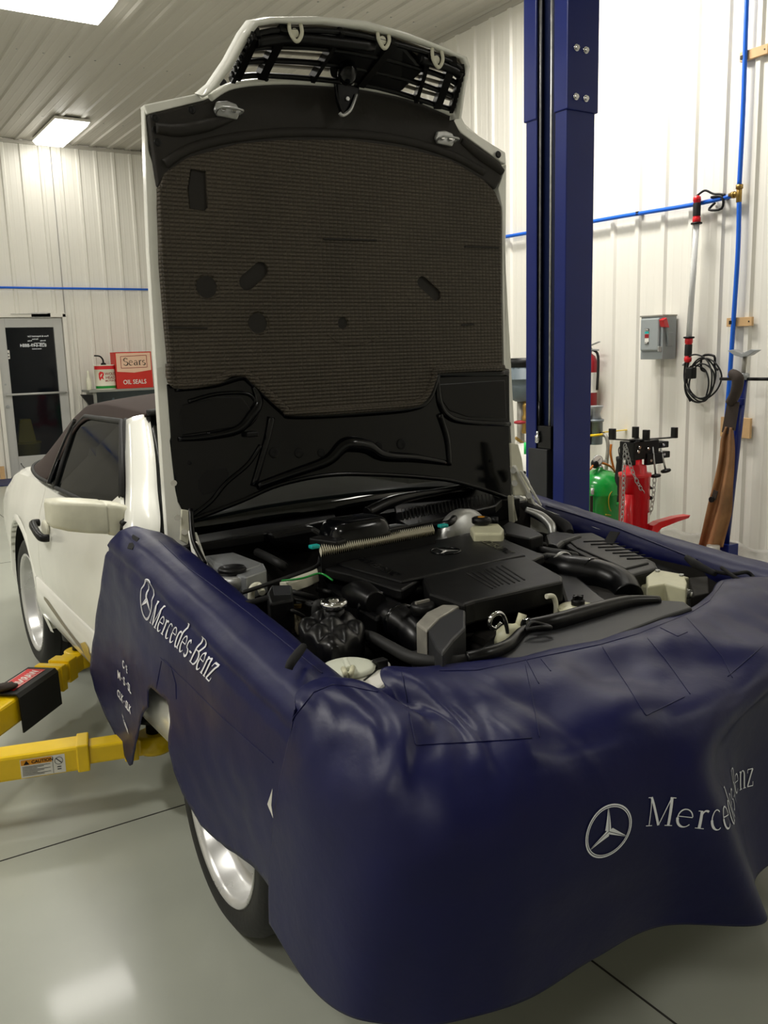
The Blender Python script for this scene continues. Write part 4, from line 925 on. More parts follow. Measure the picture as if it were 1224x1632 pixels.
# soft top
def top_sec(y, xs_, zs_, xr, zr, zc_, n=20):
    L = [(xs_, zs_), (xs_*.5+xr*.5-.012, zs_*.5+zr*.5+.01), (xr, zr)]
    pts = []
    side = catmull([(xs_, y, zs_), ((xs_+xr)/2-.010*(zr-zs_)/.3, y, (zs_+zr)/2), (xr, y, zr)], 4)
    crown = [(xr+(XC-xr)*k/6, y, zr+(zc_-zr)*math.sin(PI/2*(k/6))**.9) for k in range(1, 7)]
    half = side + [vec(p) for p in crown]
    return half + [vec(mir(p)) for p in half[::-1][1:]]
ST = [(3.17, 1.00, 1.262, 1.03, 1.28, 1.300), (3.25,.955,1.258,1.00,1.29,1.318), (3.45,.944,1.256,.985,1.305,1.345), (3.65,.942,1.25,.985,1.305,1.35), (3.80,.930,1.225,.98,1.295,1.345),
      (3.86,.885,1.13,.975,1.285,1.338), (3.885,.808,.972,.972,1.275,1.335), (4.0,.805,.972,.975,1.25,1.315), (4.15,.81,.974,.985,1.21,1.275), (4.32,.83,.98,1.00,1.15,1.21), (4.5,.87,.985,1.04,1.08,1.13), (4.62,.93,.985,1.10,1.03,1.06), (4.70,1.05,.985,1.18,1.0,1.01)]
MB().grid([top_sec(*s_) for s_ in ST]).build('soft_top', 'soft_top', car, solid=.008, sub=1)
m_ = MB().tube([(.808,3.90,.972),(.812,4.15,.976),(.85,4.42,.984),(.93,4.62,.99),(1.05,4.71,.99),(XC,4.78,.992),(2*XC-1.05,4.71,.99),(2*XC-.93,4.62,.99),(2*XC-.85,4.42,.984),(2*XC-.812,4.15,.976),(2*XC-.808,3.90,.972)], .009, n=8); m_.build('soft_top_edge', 'black_rubber', car)
m_ = MB().tube([(1.02,3.175,1.284),(1.2,3.16,1.296),(XC,3.15,1.305),(2*XC-1.2,3.16,1.296),(2*XC-1.02,3.175,1.284)], .012, n=8); m_.build('header_trim', 'black_rubber', car)
# boot lid seam
MB().tube([(.86,4.75,.972),(.90,4.95,.94),(.96,5.2,.895)], .003, n=6).build('boot_seam', 'dark_void', car)
MB().box((XC-.70, 5.55, .30), (XC+.70, 5.62, .52)).build('rear_bumper', 'white_paint', car, .03, 3)
# interior: seats, dash, wheel
def seat(cx_):
    m_ = MB(); m_.box((cx_-.25, 3.35, .50), (cx_+.25, 3.85, .66)); s_ = m_.build('seat', 'black_fabric', car, .05, 3)
    MB().prism([(cx_-.24,3.80,.6),(cx_+.24,3.80,.6),(cx_+.22,3.95,1.08),(cx_-.22,3.95,1.08)], (0,.12,.0)).build('seat_back', 'black_fabric', s_, .04, 3)
    MB().box((cx_-.13, 3.96, 1.09), (cx_+.13, 4.04, 1.22)).build('head_restraint', 'black_fabric', s_, .035, 3)
seat(XC-.36); seat(XC+.36)
MB().box((.90, 2.96, .70), (2.42, 3.18, .93)).build('dashboard', 'black_plastic', car, .05, 3)
MB().tube([(XC+.36+.19*math.cos(a), 3.32+.05*math.sin(a), .95+.18*math.sin(a)) for a in [2*PI*k/12 for k in range(12)]], .014, closed=True, sm=3).build('steering_wheel', 'black_plastic', car)
# door mirror
mc = vec((.69, 2.93, .945))
def mirror(sgn):
    f_ = (lambda p: p) if sgn < 0 else mir
    S = []
    for x, hy, hz, cy_, cz in ((.592,.030,.030,2.93,1.003), (.598,.055,.043,2.925,1.002), (.64,.065,.050,2.92,.994), (.70,.066,.053,2.91,.984), (.757,.060,.053,2.905,.974), (.762,.052,.048,2.905,.973), (.766,.058,.054,2.905,.970), (.80,.055,.055,2.905,.962), (.835,.045,.05,2.905,.955)):
        r_ = []
        for k in range(20):
            a = 2*PI*k/20; ca, sa = math.cos(a), math.sin(a); e = .32
            r_.append(f_((x, cy_+hy*math.copysign(abs(ca)**e, ca), cz+hz*math.copysign(abs(sa)**e, sa))))
        S.append(r_)
    m_ = MB().grid(S, closed=True); m_.add(S[0], [tuple(range(20))]); m_.add(S[-1], [tuple(range(19,-1,-1))])
    o = m_.build('door_mirror', 'old_white', car)
    MB().box(f_((.772, 2.87, .867)) if sgn < 0 else (mir((.774,0,0))[0], 2.87, .867), (.774, 2.99, 1.01) if sgn < 0 else (mir((.772,0,0))[0], 2.99, 1.01)).build('mirror_joint', 'grey_metal', o) if False else None
mirror(-1)

# ------------------------------------------------------------------ bonnet, standing upright
def hy(z): return 2.715+.035*(z-.9)
def hpt(u, v, off=0.0):        # point on the bonnet's inner plane; off = towards the front of the car
    p = px(u, v, 1, 2.72)
    for _ in range(4): p = px(u, v, 1, hy(p.z)-off)
    return p
def hpoly(pts, off, th, mb=None):
    mb = mb or MB(); mb.prism([hpt(u, v, off) for u, v in pts], (0, th, 0)); return mb
hood = bpy.data.objects.new('bonnet', None); COL.objects.link(hood); adopt(hood, car)
SIL = [(229,167),(233,300),(237,400),(243,500),(252,640),(260,760),(269,880),(297,890),(301,831),(345,812),(382,799),(446,772),(522,757),(597,756),(678,761),(732,769),(808,793),(822,790),(816,700),(808,600),(806,400),(807,262),(806,245),(770,222),(742,198),(600,150),(450,128),(340,150),(322,152)]
hpoly(SIL, -.028, .022).build('outer_skin', 'white_paint', hood, .004)
# side flanges (white), visible as the pale strips
fl = [(229,167),(233,300),(237,400),(243,500),(252,640),(260,760),(270,900),(303,915),(298,858),(299,828),(296,817),(284,800),(280,782),(271,703),(274,690),(274,616),(266,575),(259,460),(254,400),(250,330),(252,300),(247,285),(244,262),(237,240),(232,178)]
hpoly(fl, 0, .03).build('side_flange', 'white_paint', hood, .003)
fr_ = [(807,262),(806,400),(808,600),(816,700),(822,790),(820,700),(812,640),(812,590),(803,586),(801,480),(800,330),(794,300),(800,282)]
hpoly(fr_, 0, .03).build('side_flange', 'white_paint', hood, .002)
# top shoulder flanges
hpoly([(229,167),(325,147),(338,138),(350,150),(325,160),(235,182)], .012, .04).build('shoulder_lip', 'white_paint', hood, .004)
hpoly([(735,185),(745,205),(806,243),(806,262),(798,258),(735,212),(715,190),(716,172),(735,165)], .008, .04).build('shoulder_lip', 'white_paint', hood, .004)
# quilted pad
PAD = [(253,300),(256,420),(264,520),(270,580),(279,613),(344,607),(366,595),(390,595),(406,607),(452,650),(468,657),(560,653),(651,645),(678,632),(692,600),(700,590),(802,586),(800,480),(800,330),(790,305),(770,285),(720,255),(650,235),(560,222),(450,222),(380,228),(300,250),(262,275)]
pad = hpoly(PAD, .022, .03).build('quilted_pad', 'quilted_pad', hood, .008, 3)
m_ = MB(); m_.tube([hpt(u, v, .020) for u, v in PAD[3:17]], .013, n=10, sm=4); m_.build('pad_rolled_edge', 'quilted_pad', pad)
def disc(u, v, r, off=.021, th=.006, nm='pad_dimple', m='dark_foam', par=None):
    c = hpt(u, v, off); MB().lathe(c+vec((0,th,0)), (0,-1,0), [(r*1.12,0),(r,th*.7),(r*.9,th),(r*.3,th*.6),(.001,th*.5)], n=26).build(nm, m, par or pad)
def recess(mk):
    c = mk.build('cut', 'dark_void'); boolean(pad, [c]); bpy.data.objects.remove(c)
for u, v, r in ((331,457,.040),(413,515,.038),(548,515,.022)):
    c = hpt(u, v, .024); recess(MB().lathe(c+vec((0,.011,0)), (0,-1,0), [(r*.85,0),(r,.006),(r*1.12,.016)], n=32)); MB().cyl(c+vec((0,.012,0)), c+vec((0,.0106,0)), r*.86, n=28).build('pad_dimple', 'dark_foam', pad)
def capsule(a, c, r):
    A_, B_ = hpt(*a, .021), hpt(*c, .021); d = (B_-A_).normalized(); n = Vector((d.z, 0, -d.x)); P = []
    for k in range(9): t_ = PI*k/8; P.append(B_ + d*r*math.sin(t_)+n*r*math.cos(t_))
    for k in range(9): t_ = PI*k/8; P.append(A_ - d*r*math.sin(t_)-n*r*math.cos(t_))
    recess(MB().prism([p+vec((0,.009,0)) for p in P], (0,-.02,0))); MB().prism([p+vec((0,.0105,0)) for p in P], (0,-.0017,0)).build('pad_dimple', 'dark_foam', pad)
capsule((393,450),(416,430),.026); capsule((673,450),(695,470),.022)
rp = [(305,268),(330,272),(333,330),(328,336),(303,332),(300,300)]
recess(hpoly(rp, .030, .018)); hpoly(rp, .0135, .002).build('pad_dimple', 'dark_foam', pad)
for a, c in (((515,381),(600,383)), ((740,393),(795,395)), ((268,522),(330,523)), ((735,518),(755,517))):
    MB().bar(hpt(*a,.0225), hpt(*c,.0225), .006, .008, (0,1,0)).build('pad_crease', 'dark_foam', pad, .002)
m_ = MB().tube([hpt(*p, .0205) for p in ((523,534),(545,548),(575,549),(605,538))], .004); m_.build('pad_crease', 'quilted_pad', pad)
# smooth dark upper shield
UP = [(236,182),(325,160),(350,148),(370,135),(450,130),(545,134),(600,142),(660,155),(718,176),(735,212),(798,258),(804,268),(800,285),(790,303),(765,285),(720,262),(650,242),(560,230),(450,230),(380,236),(300,258),(262,285),(252,300),(246,262)]
sh_ = hpoly(UP, .018, .026).build('upper_shield', 'dark_foam', hood, .01, 3)
m_ = MB(); m_.tube([hpt(*p,.016) for p in ((248,205),(285,208),(330,200),(370,188))], [.016,.02,.02,.01]); m_.tube([hpt(*p,.016) for p in ((735,225),(760,245),(785,262),(800,275))], [.012,.018,.02,.014])
m_.tube([hpt(*p,.014) for p in ((262,262),(300,238),(360,222),(450,212),(560,214),(650,226),(720,248),(770,275))], .016, n=10); m_.build('shield_ridge', 'dark_foam', sh_)
for u, v in ((248,188),(249,207),(252,227),(306,175),(786,262),(795,246)): disc(u, v, .012, .020, .004, 'clip', 'black_plastic', sh_)
for u, v in ((356,132),(722,186)): disc(u, v, .012, .024, .003, 'drain_hole', 'dark_void', sh_)
def catch(u, v, tilt):
    m_ = MB(); c = hpt(u, v, .03)
    m_.prism([c+vec((x, .012, z)) for x, z in ((-.045,.0),(-.035,.024),(0,.03),(.03,.024),(.045,.004),(.03,-.022),(-.01,-.02),(-.035,-.018))], (0,-.014,0)); o = m_.build('catch_striker', 'steel', hood, .004)
    for dx in (-.018, .018): MB().cyl(c+vec((dx,-.002,.002)), c+vec((dx,-.010,.002)), .008, n=6).build('bolt', 'chrome', o)
    MB().tube([c+vec((-.04,0,-.01)), c+vec((-.035,-.03,0)), c+vec((.035,-.03,0)), c+vec((.04,0,-.005))], .004).build('striker_loop', 'steel', o)
catch(363,177,0); catch(710,222,0)
# nose frame with the grille
def yn(p0, t): return p0
N_out = [(322,152),(340,137),(367,98),(391,54),(406,34),(436,28),(514,27),(583,33),(646,51),(700,72),(744,91),(749,105),(742,140),(735,190)]
dep = [2.70,2.67,2.61,2.54,2.51,2.50,2.50,2.50,2.50,2.51,2.52,2.54,2.61,2.70]
P = [px(u, v, 1, y) for (u, v), y in zip(N_out, dep)]
NR = [.012,.014,.014,.014,.016,.016,.016,.016,.016,.015,.016,.014,.014,.012]
m_ = MB()
rim_in = []
cen = sum(P, Vector())/len(P)
rows = [[p for p in P], [p+vec((0,.0,-.0))+(cen-p).normalized()*.016+vec((0,.003,-.004)) for p in P], [p+(cen-p).normalized()*.020+vec((0,.05,0)) for p in P], [p+vec((0,.06,.02)) for p in P], P]
m_.grid([list(r) for r in zip(*rows)]); m_.build('nose_frame', 'white_paint', hood)
# sloping nose skin behind the frame down to the main skin
back = []
for p, (u, v) in zip(P, N_out):
    back.append(p)
rows = [[p+vec((0,.058,.018)) for p in P], [Vector((p.x, p.y*.4+2.80*.6, p.z*.75+2.22*.25+.03)) for p in P], [Vector((p.x, 2.79, min(p.z, 2.30)*.6+2.22*.4)) for p in P]]
# grille: horizontal slats and black support ribs in the nose opening
gr = MB(); gs = MB()
FT = [(402,60),(414,49),(465,45),(563,51),(637,69),(690,88),(732,100),(738,112)]; BTM = [(366,128),(384,121),(426,122),(514,128),(583,135),(671,162),(705,171),(722,176)]
def pol(T, s_):
    t_ = max(0, min(.9999, s_))*(len(T)-1); k = int(t_); f_ = t_-k; return (T[k][0]+(T[k+1][0]-T[k][0])*f_, T[k][1]+(T[k+1][1]-T[k][1])*f_)
def npt(s_, t_, d=0):   # s 0..1 left-right, t 0..1 from frame (front) to brace (back)
    a = px(*pol(FT, s_), 1, 2.53); c = px(*pol(BTM, s_), 1, 2.70)
    p = a.lerp(c, t_); return p+vec((0,0,d))
go = None
SS = [k/14 for k in range(15)]
for k in range(7):
    t_ = .02+.96*k/7; gs.grid([[npt(s_, t_, .016) for s_ in SS], [npt(s_, t_+.128, .026) for s_ in SS]])
g_o = gs.build('grille', 'slat_grey', hood, solid=.003)
fn_ = MB()
for s_ in (0.03,.10,.25,.40,.55,.70,.82,.97): fn_.bar(npt(s_, -.02), npt(s_, 1.0), .014 if s_ not in (.25,.55,.82) else .028, .03, (0,0,1))
for t_ in (.02,.36,.66,.98): fn_.tube([npt(s_, t_) for s_ in (0,.2,.4,.6,.8,1)], .009, n=6, sm=3)
fn_.build('grille_support', 'black_satin', g_o)
m_ = MB(); m_.prism([npt(.42,.1), npt(.60,.05), npt(.70,.35), npt(.66,.95), npt(.45,.95), npt(.40,.5)], (0,.0,.03)); m_.build('badge_backing', 'black_satin', g_o, .01)
m_ = MB(); m_.blob(npt(.47,.62,-.02), .035, .03, .045); m_.build('star_mount', 'black_gloss', g_o)
m_ = MB(); m_.tube([npt(s_,.10,-.012) for s_ in (.10,.3,.5)], .018, n=8); m_.tube([npt(s_,.08,-.012) for s_ in (.66,.8,.95)], .016, n=8); m_.build('grille_bracket', 'black_satin', g_o)
for s_ in (.02, .98):
    for k in range(7): MB().bar(npt(s_, .05+.13*k), npt(s_, .11+.13*k, -.004), .022, .02).build('side_louvre', 'black_satin', g_o, .004)
for u, v in ((470,50),(610,62),(696,93)):
    c = px(u, v, 1, 2.525); MB().tube([c+vec((-.018,0,.03)), c+vec((-.02,-.006,-.005)), c+vec((0,-.008,-.03)), c+vec((.02,-.006,-.005)), c+vec((.018,0,.03))], .006, n=8).cyl(c+vec((0,.0,-.004)), c+vec((0,.004,-.004)), .013).build('mounting_tab', 'old_white', hood)
brace = [(340,152),(372,136),(450,130),(545,134),(600,142),(660,157),(718,178),(736,170),(728,184),(716,186),(655,166),(598,151),(545,142),(450,138),(380,143),(345,160)]
m_ = MB(); m_.tube([hpt(u, v, .035) for u, v in ((335,156),(372,136),(450,129),(545,134),(600,142),(660,156),(722,182))], .011, n=8); m_.build('nose_brace', 'white_paint', hood)
for u, v in ((425,125),(533,128),(672,162)): disc(u, v, .008, .05, .004, 'screw', 'black_plastic', hood)
lk = hpt(548,150,.05)
m_ = MB().prism([lk+vec((x,0,z)) for x, z in ((-.045,.06),(.055,.07),(.05,-.0),(.02,-.06),(-.015,-.08),(-.035,-.03))], (0,-.02,0)); lo = m_.build('latch_plate', 'black_gloss', hood, .006)
MB().tube([hpt(568,150,.075), hpt(562,168,.08), hpt(556,178,.08), hpt(546,184,.085), hpt(541,180,.085)], [.005,.005,.006,.006,.006]).build('latch_hook', 'steel', lo)
for dx, dz_ in ((-.02,.03),(.02,.03),(.0,-.02)): MB().cyl(lk+vec((dx,-.02,dz_)), lk+vec((dx,-.026,dz_)), .007, n=6).build('bolt', 'steel', lo)
# glossy black lower frame
LOW = [(266,612),(279,613),(344,607),(366,595),(390,595),(406,607),(452,650),(468,657),(560,653),(651,645),(678,632),(692,600),(700,590),(812,588),(813,700),(816,799),(808,793),(732,771),(678,762),(597,757),(522,758),(446,773),(382,800),(345,813),(301,834),(284,800),(276,740)]
low = hpoly(LOW, .004, .02).build('lower_frame', 'black_gloss', hood, .004)
m_ = MB()
def ridge(pts, r, off=.004, mb=None): (mb or m_).tube([hpt(u, v, off) for u, v in pts], r, n=10, sm=5)
ridge([(279,618),(340,612),(385,600),(402,610),(450,654),(468,662),(560,659),(651,651),(682,636),(696,600),(704,596),(808,594)], .014)
ridge([(284,700),(330,696),(378,685),(400,662),(412,640),(405,615)], [.008,.012,.016,.018,.016,.012])
ridge([(696,600),(700,640),(712,662),(740,672),(812,676)], [.010,.013,.013,.012,.01])
ridge([(410,775),(465,755),(520,735),(545,712),(560,708),(585,712),(610,726),(660,730),(712,738)], [.014,.016,.02,.026,.03,.028,.022,.018,.010])
ridge([(404,775),(425,700),(432,665)], [.012,.012,.014]); ridge([(716,742),(712,700),(700,660)], [.010,.012,.014])
ridge([(301,830),(382,799),(446,772),(522,757),(597,756),(678,761),(732,769),(808,793)], .009, .0)
ridge([(300,826),(335,800),(360,770),(395,740),(415,710)], .008)
ridge([(300,640),(345,628),(395,628),(410,650),(402,672),(380,684),(330,692)], .007, .004)
m_.build('pressed_ridges', 'black_gloss', low)
hpoly([(290,645),(345,633),(385,632),(402,655),(395,668),(375,682),(290,695),(286,660)], .006, .01).build('pressed_panel', 'black_satin', low, .004, 2)
hpoly([(316,765),(330,748),(362,745),(366,756),(345,782),(325,790),(316,780)], .0055, .01).build('access_hole', 'dark_void', low, .003)
hpoly([(700,612),(805,605),(808,668),(745,665),(716,655),(705,640)], .006, .01).build('pressed_panel', 'black_satin', low, .004, 2)
for u, v, r in ((437,722,.016),(477,722,.016),(513,722,.014),(604,712,.016),(640,708,.018)): disc(u, v, r, .008, .003, 'access_hole', 'dark_void', low)
for u, v in ((303,738),(783,735)): disc(u, v, .006, .008, .003, 'access_hole', 'dark_void', low)
MB().box(hpt(400,692,.03)-vec((.014,0,.01)), hpt(400,692,.0)+vec((.014,0,.01))).build('clip', 'black_satin', low, .003)
# bonnet hinges and struts
hn = MB()
YH = 2.62
def ph(u, v, y=YH): return px(u, v, 1, y)
hn.prism([ph(814,706),(ph(826,708)), ph(832,730), ph(836,760), ph(848,790), ph(820,790), ph(816,750)], (0,.012,0))
hn.build('hinge_plate', 'old_white', car, .003)
a_ = MB().bar(ph(817,742), ph(850,806), .012, .028, (0,1,0)).bar(ph(830,750,2.6), ph(862,806,2.6), .008, .012, (0,1,0)); a_.build('hinge_arm', 'white_paint', car, .003)
MB().prism([ph(822,752,2.65), ph(836,750,2.65), ph(838,764,2.65), ph(832,774,2.65)], (0,.03,0)).build('hinge_cup', 'old_white', car, .01)
for u, v in ((818,750),(820,770),(843,790)): MB().cyl(ph(u,v,2.60), ph(u,v,2.625), .012, n=14).build('hinge_pivot', 'steel', car)
a_ = MB().bar(ph(814,790,2.66), ph(816,832,2.66), .01, .03, (0,1,0)).bar(ph(816,800,2.66), ph(822,830,2.66), .01, .014, (0,1,0)); a_.build('hinge_arm', 'old_white', car, .003)
a_ = MB().tube([px(838,812,1,2.50), px(862,822,1,2.45), px(878,838,1,2.40), px(880,852,1,2.38)], [.01,.016,.018,.014]); a_.build('hinge_bracket', 'steel', car)
# left side
a_ = MB().bar(px(303,845,1,2.60), px(313,900,1,2.50), .01, .020, (0,1,0)).bar(px(311,850,1,2.60), px(330,905,1,2.47), .008, .012, (0,1,0)); a_.build('hinge_arm', 'white_paint', car, .003)
MB().prism([px(290,812,1,2.66), px(302,814,1,2.66), px(305,835,1,2.66), px(300,868,1,2.66), px(288,862,1,2.66)], (0,.012,0)).build('hinge_plate', 'old_white', car, .003)
for u, v in ((294,848),(283,825),(277,770)): MB().cyl(px(u,v,1,2.64), px(u,v,1,2.665), .010, n=8).build('hinge_pivot', 'chrome', car)
MB().tube([px(304,812,1,2.62), px(308,860,1,2.55), px(326,898,1,2.45)], .008).build('gas_strut', 'black_satin', car)
MB().cyl(px(311,866,1,2.54), px(313,872,1,2.53), .0105).build('strut_clip', 'label_white', car)
# ------------------------------------------------------------------ engine bay
def zp(u, v, z): return px(u, v, 2, z)
def slab(name, pts, z, th, m, par=car, bevel=.004, seg=2):
    return MB().prism([zp(u, v, z) for u, v in pts], (0,0,-th)).build(name, m, par, bevel, seg)
bl = MB().box((.89, 1.44, .30), (2.43, 2.72, .34)).box((.885,1.44,.33),(.905,2.72,.74)).box((2.415,1.44,.33),(2.435,2.72,.74)).box((.89,2.69,.33),(2.43,2.72,.86)).box((.89,1.435,.33),(2.43,1.45,.66)).box((.905,2.70,.77),(2.415,2.94,.785)); bl.build('engine_bay_lining', 'grime_and_dark', car)
MB().box((1.42,1.62,.34),(1.90,2.38,.72)).build('engine_block', 'black_plastic', car, .02)
MB().box((1.36,1.66,.5),(1.96,2.3,.76)).build('cylinder_heads', 'grime_and_dark', car, .02)
# engine cover
EZ = .85
ec = slab('engine_cover', [(506,890),(512,885),(690,862),(745,849),(785,848),(812,862),(868,884),(850,892),(838,896),(890,917),(755,957),(683,944),(672,921),(640,940),(630,938),(560,915),(506,903)], EZ, .03, 'black_plastic', bevel=.006)
slab('cover_plateau', [(524,893),(600,876),(745,852),(783,851),(806,864),(838,884),(800,891),(705,912),(640,926),(560,904)], EZ+.008, .012, 'black_plastic', ec, .005)
bp = slab('intake_housing', [(674,920),(700,914),(790,894),(838,886),(896,918),(897,926),(757,957),(740,963),(700,950),(684,945)], EZ+.010, .06, 'black_plastic', bevel=.007)
m_ = MB()
for k in range(4):
    for (u0, v0, u1, v1) in ((744+9.3*k-0, 914-1.9*k, 785+6*k*.9, 938-2.2*k), (775+8.2*k, 907-1.9*k, 812+8*k, 931-2.2*k)):
        m_.bar(zp(u0, v0, EZ+.0105), zp(u1, v1, EZ+.0105), .004, .003)
m_.build('vent_slots', 'dark_void', bp)
MB().bar(zp(676,935,.80), zp(735,962,.80), .02, .07).build('housing_side', 'black_plastic', bp, .004)
# round three-pointed emblem
ce = zp(710, 878, EZ+.010)
def star(mb, c, ex, ey, ez, R, fat=.13):
    for k in range(3):
        a = PI/2+2*PI*k/3; tip = c+ex*R*math.cos(a)+ey*R*math.sin(a)
        a1, a2 = a+PI/3, a-PI/3
        l = c+ex*R*fat*math.cos(a1)+ey*R*fat*math.sin(a1); r = c+ex*R*fat*math.cos(a2)+ey*R*fat*math.sin(a2)
        mb.add([c+ez*R*.08, tip, l, r], [(0,2,1),(0,1,3)])
    return mb
ex, ey, ez = Vector((1,0,0)), Vector((0,1,0)), Vector((0,0,1))
MB().tube([ce+ex*.046*math.cos(a)+ey*.046*math.sin(a) for a in [2*PI*i/24 for i in range(24)]], .0028, closed=True, sm=2, n=8).build('emblem_ring', 'black_gloss', ec)
star(MB(), ce, ex, ey, ez, .045, .17).build('emblem_star', 'steel', ec)
tb = MB()
p0, p1_ = zp(566, 884, EZ+.0100), zp(645, 920, EZ+.0100); dX = (p1_-p0).normalized(); dY = vec((dX.y*-1, dX.x, 0))
text_mb('MERCEDES-BENZ', lambda x, y: p0+dX*x*.92+dY*(y-.02), .042, .0012, mb=tb)
p0, p1_ = zp(762, 852, EZ+.0100), zp(832, 884, EZ+.0100); dX = (p1_-p0).normalized(); dY = vec((dX.y*-1, dX.x, 0))
text_mb('MERCEDES-BENZ', lambda x, y: p0+dX*x*.92+dY*(y-.035), .042, .0012, mb=tb)
tb.build('embossed_lettering', 'black_gloss', ec)
# lower rail and side pieces of the cover
MB().tube([zp(520,900,.825), zp(560,912,.82), zp(620,940,.82), zp(632,944,.82), zp(674,940,.82)], .012).build('cover_rail', 'black_plastic', ec)
slab('cylinder_head_cover', [(505,905),(560,918),(630,948),(640,965),(600,985),(560,960),(520,930)], .80, .10, 'black_satin', bevel=.01)
slab('cylinder_head_cover', [(842,890),(880,880),(905,905),(960,950),(985,965),(900,960),(890,925)], .79, .10, 'black_satin', bevel=.01)
slab('front_timing_cover', [(684,950),(740,968),(897,928),(960,945),(940,975),(800,1005),(720,1010),(680,980)], .76, .12, 'black_satin', bevel=.01)
# intake pipes
def zt_(pts): return [zp(u, v, z) for u, v, z in pts]
hp = MB().tube(zt_([(555,958,.74),(590,968,.77),(625,985,.78),(652,1003,.775),(672,1025,.755),(682,1045,.72)]), [.048,.048,.046,.042,.042,.042], n=20).build('intake_pipe', 'black_satin', car)
for u, v, z, r in ((597,972,.79,.0535), (640,993,.795,.0505)): 
    c = zp(u,v,z); d = (zp(640,993,.795)-zp(597,972,.79)).normalized(); MB().lathe(c-d*.006, d, [(r-.004,0),(r,.003),(r,.01),(r-.004,.013)], n=24, cap=False).build('hose_clamp', 'black_gloss', hp)
m_ = MB()
for k in range(6):
    c = zp(680+1.0*k, 1035+3.4*k, .758-.007*k); m_.lathe(c, zp(686,1052,.73)-zp(676,1028,.77), [(.044,0),(.048,.003),(.044,.006)], n=22)
m_.build('ribbed_bellows', 'black_rubber', hp)
MB().tube(zt_([(556,948,.77),(575,950,.81),(600,962,.82)]), [.03,.045,.03], n=14).build('intake_elbow', 'black_satin', car)
hp = MB().tube(zt_([(872,902,.78),(900,908,.79),(930,912,.79),(962,918,.785),(990,932,.77),(1002,952,.75)]), [.044,.048,.048,.046,.046,.044], n=20).build('intake_pipe', 'black_satin', car)
c = zp(893,905,.788); d = (zp(930,912,.79)-zp(893,905,.788)).normalized(); MB().lathe(c, d, [(.05,0),(.054,.003),(.054,.012),(.05,.015)], n=24, cap=False).build('hose_clamp', 'steel', hp)
c = zp(943,914,.788); MB().lathe(c, d, [(.049,0),(.052,.004),(.049,.008)], n=24, cap=False).build('pipe_seam', 'black_gloss', hp)
MB().tube(zt_([(840,870,.80),(868,878,.80),(900,886,.80),(918,890,.79)]), [.012,.014,.02,.02]).build('vacuum_hose', 'black_rubber', car)
MB().tube(zt_([(852,872,.81),(880,880,.825),(910,882,.82)]), .008).build('vacuum_hose', 'black_rubber', car)
# air filter box, far side
ab = slab('air_filter_box', [(888,858),(905,850),(945,848),(1045,895),(1050,905),(1000,918),(985,915),(905,872)], .80, .09, 'black_plastic', bevel=.012, seg=3)
slab('filter_lid', [(902,858),(940,852),(1035,896),(996,906),(920,872)], .806, .012, 'black_plastic', ab, .005)
m_ = MB()
for k in range(7):
    u, v = 930+11.5*k, 863+4.6*k; m_.bar(zp(u, v, .8075), zp(u+46-1.0*k, v-1.5, .8075), .005, .003)
m_.build('lid_slots', 'dark_void', ab)
slab('air_duct', [(868,852),(880,846),(905,848),(930,852),(900,862),(890,870),(872,866)], .815, .06, 'black_plastic', bevel=.014, seg=3)
# hydraulic unit
hu = slab('hydraulic_unit', [(1030,918),(1045,907),(1090,915),(1095,928),(1093,938),(1060,930),(1032,935)], .80, .09, 'cream_plastic', bevel=.005)
MB().box(zp(1060,945,.72)-vec((.10,.02,.06)), zp(1060,945,.72)+vec((.09,.10,.04))).build('unit_block', 'cream_plastic', hu, .006)
for u, v, z in ((1037,922,.77),(1045,935,.74),(1052,932,.76),(1066,940,.74),(1078,942,.75)):
    c = zp(u, v, z); MB().cyl(c, c+vec((0,-.05,.0)), .015, n=12).cyl(c+vec((0,-.05,0)), c+vec((0,-.062,0)), .009, n=8).build('fitting', 'steel', hu)
for u, v in ((1048,911),(1086,918)): c = zp(u, v, .80); MB().cyl(c, c+vec((0,0,.006)), .007, n=8).build('bolt', 'steel', hu)
MB().tube(zt_([(1020,950,.72),(1030,938,.75),(1040,945,.74),(1052,955,.70)]), .006).build('brake_line', 'steel', car)
slab('side_bracket', [(1098,920),(1128,918),(1130,945),(1105,950)], .76, .06, 'grime_and_dark')
# radiator shroud at the front
rs = slab('radiator_shroud', [(742,1058),(748,1046),(800,1022),(830,1008),(1000,962),(1040,955),(1090,958),(1104,968),(1060,982),(957,1022),(824,1050),(756,1062)], .805, .03, 'grey_cover', bevel=.006)
MB().tube(zt_([(842,998,.815),(880,992,.818),(940,975,.818),(1000,960,.815),(1050,957,.808)]), [.018,.021,.021,.018,.012], n=14).build('shroud_tube', 'black_satin', rs)
MB().tube(zt_([(744,1050,.81),(775,1043,.815),(810,1028,.815),(830,1008,.812),(845,1000,.81)]), [.016,.017,.014,.012,.01], n=12).build('shroud_edge', 'black_satin', rs)
slab('fan_housing', [(760,1040),(800,1000),(900,970),(1000,950),(1010,965),(830,1012),(790,1040)], .76, .10, 'dark_void', bevel=.004)
m_ = MB()
for k in range(3): m_.bar(zp(800+4*k, 1030-5*k, .812), zp(830+4*k, 1014-5*k, .812), .004, .006)
m_.build('shroud_ribs', 'black_satin', rs)
m_ = MB(); c = zp(858,1002,.825); m_.tube([c+vec((-.03,.01,0)), c+vec((0,.025,.008)), c+vec((.03,.012,0)), c+vec((.028,-.012,0)), c+vec((0,-.006,.004)), c+vec((-.03,.01,0))], .005); m_.build('cable_clip', 'black_plastic', rs)
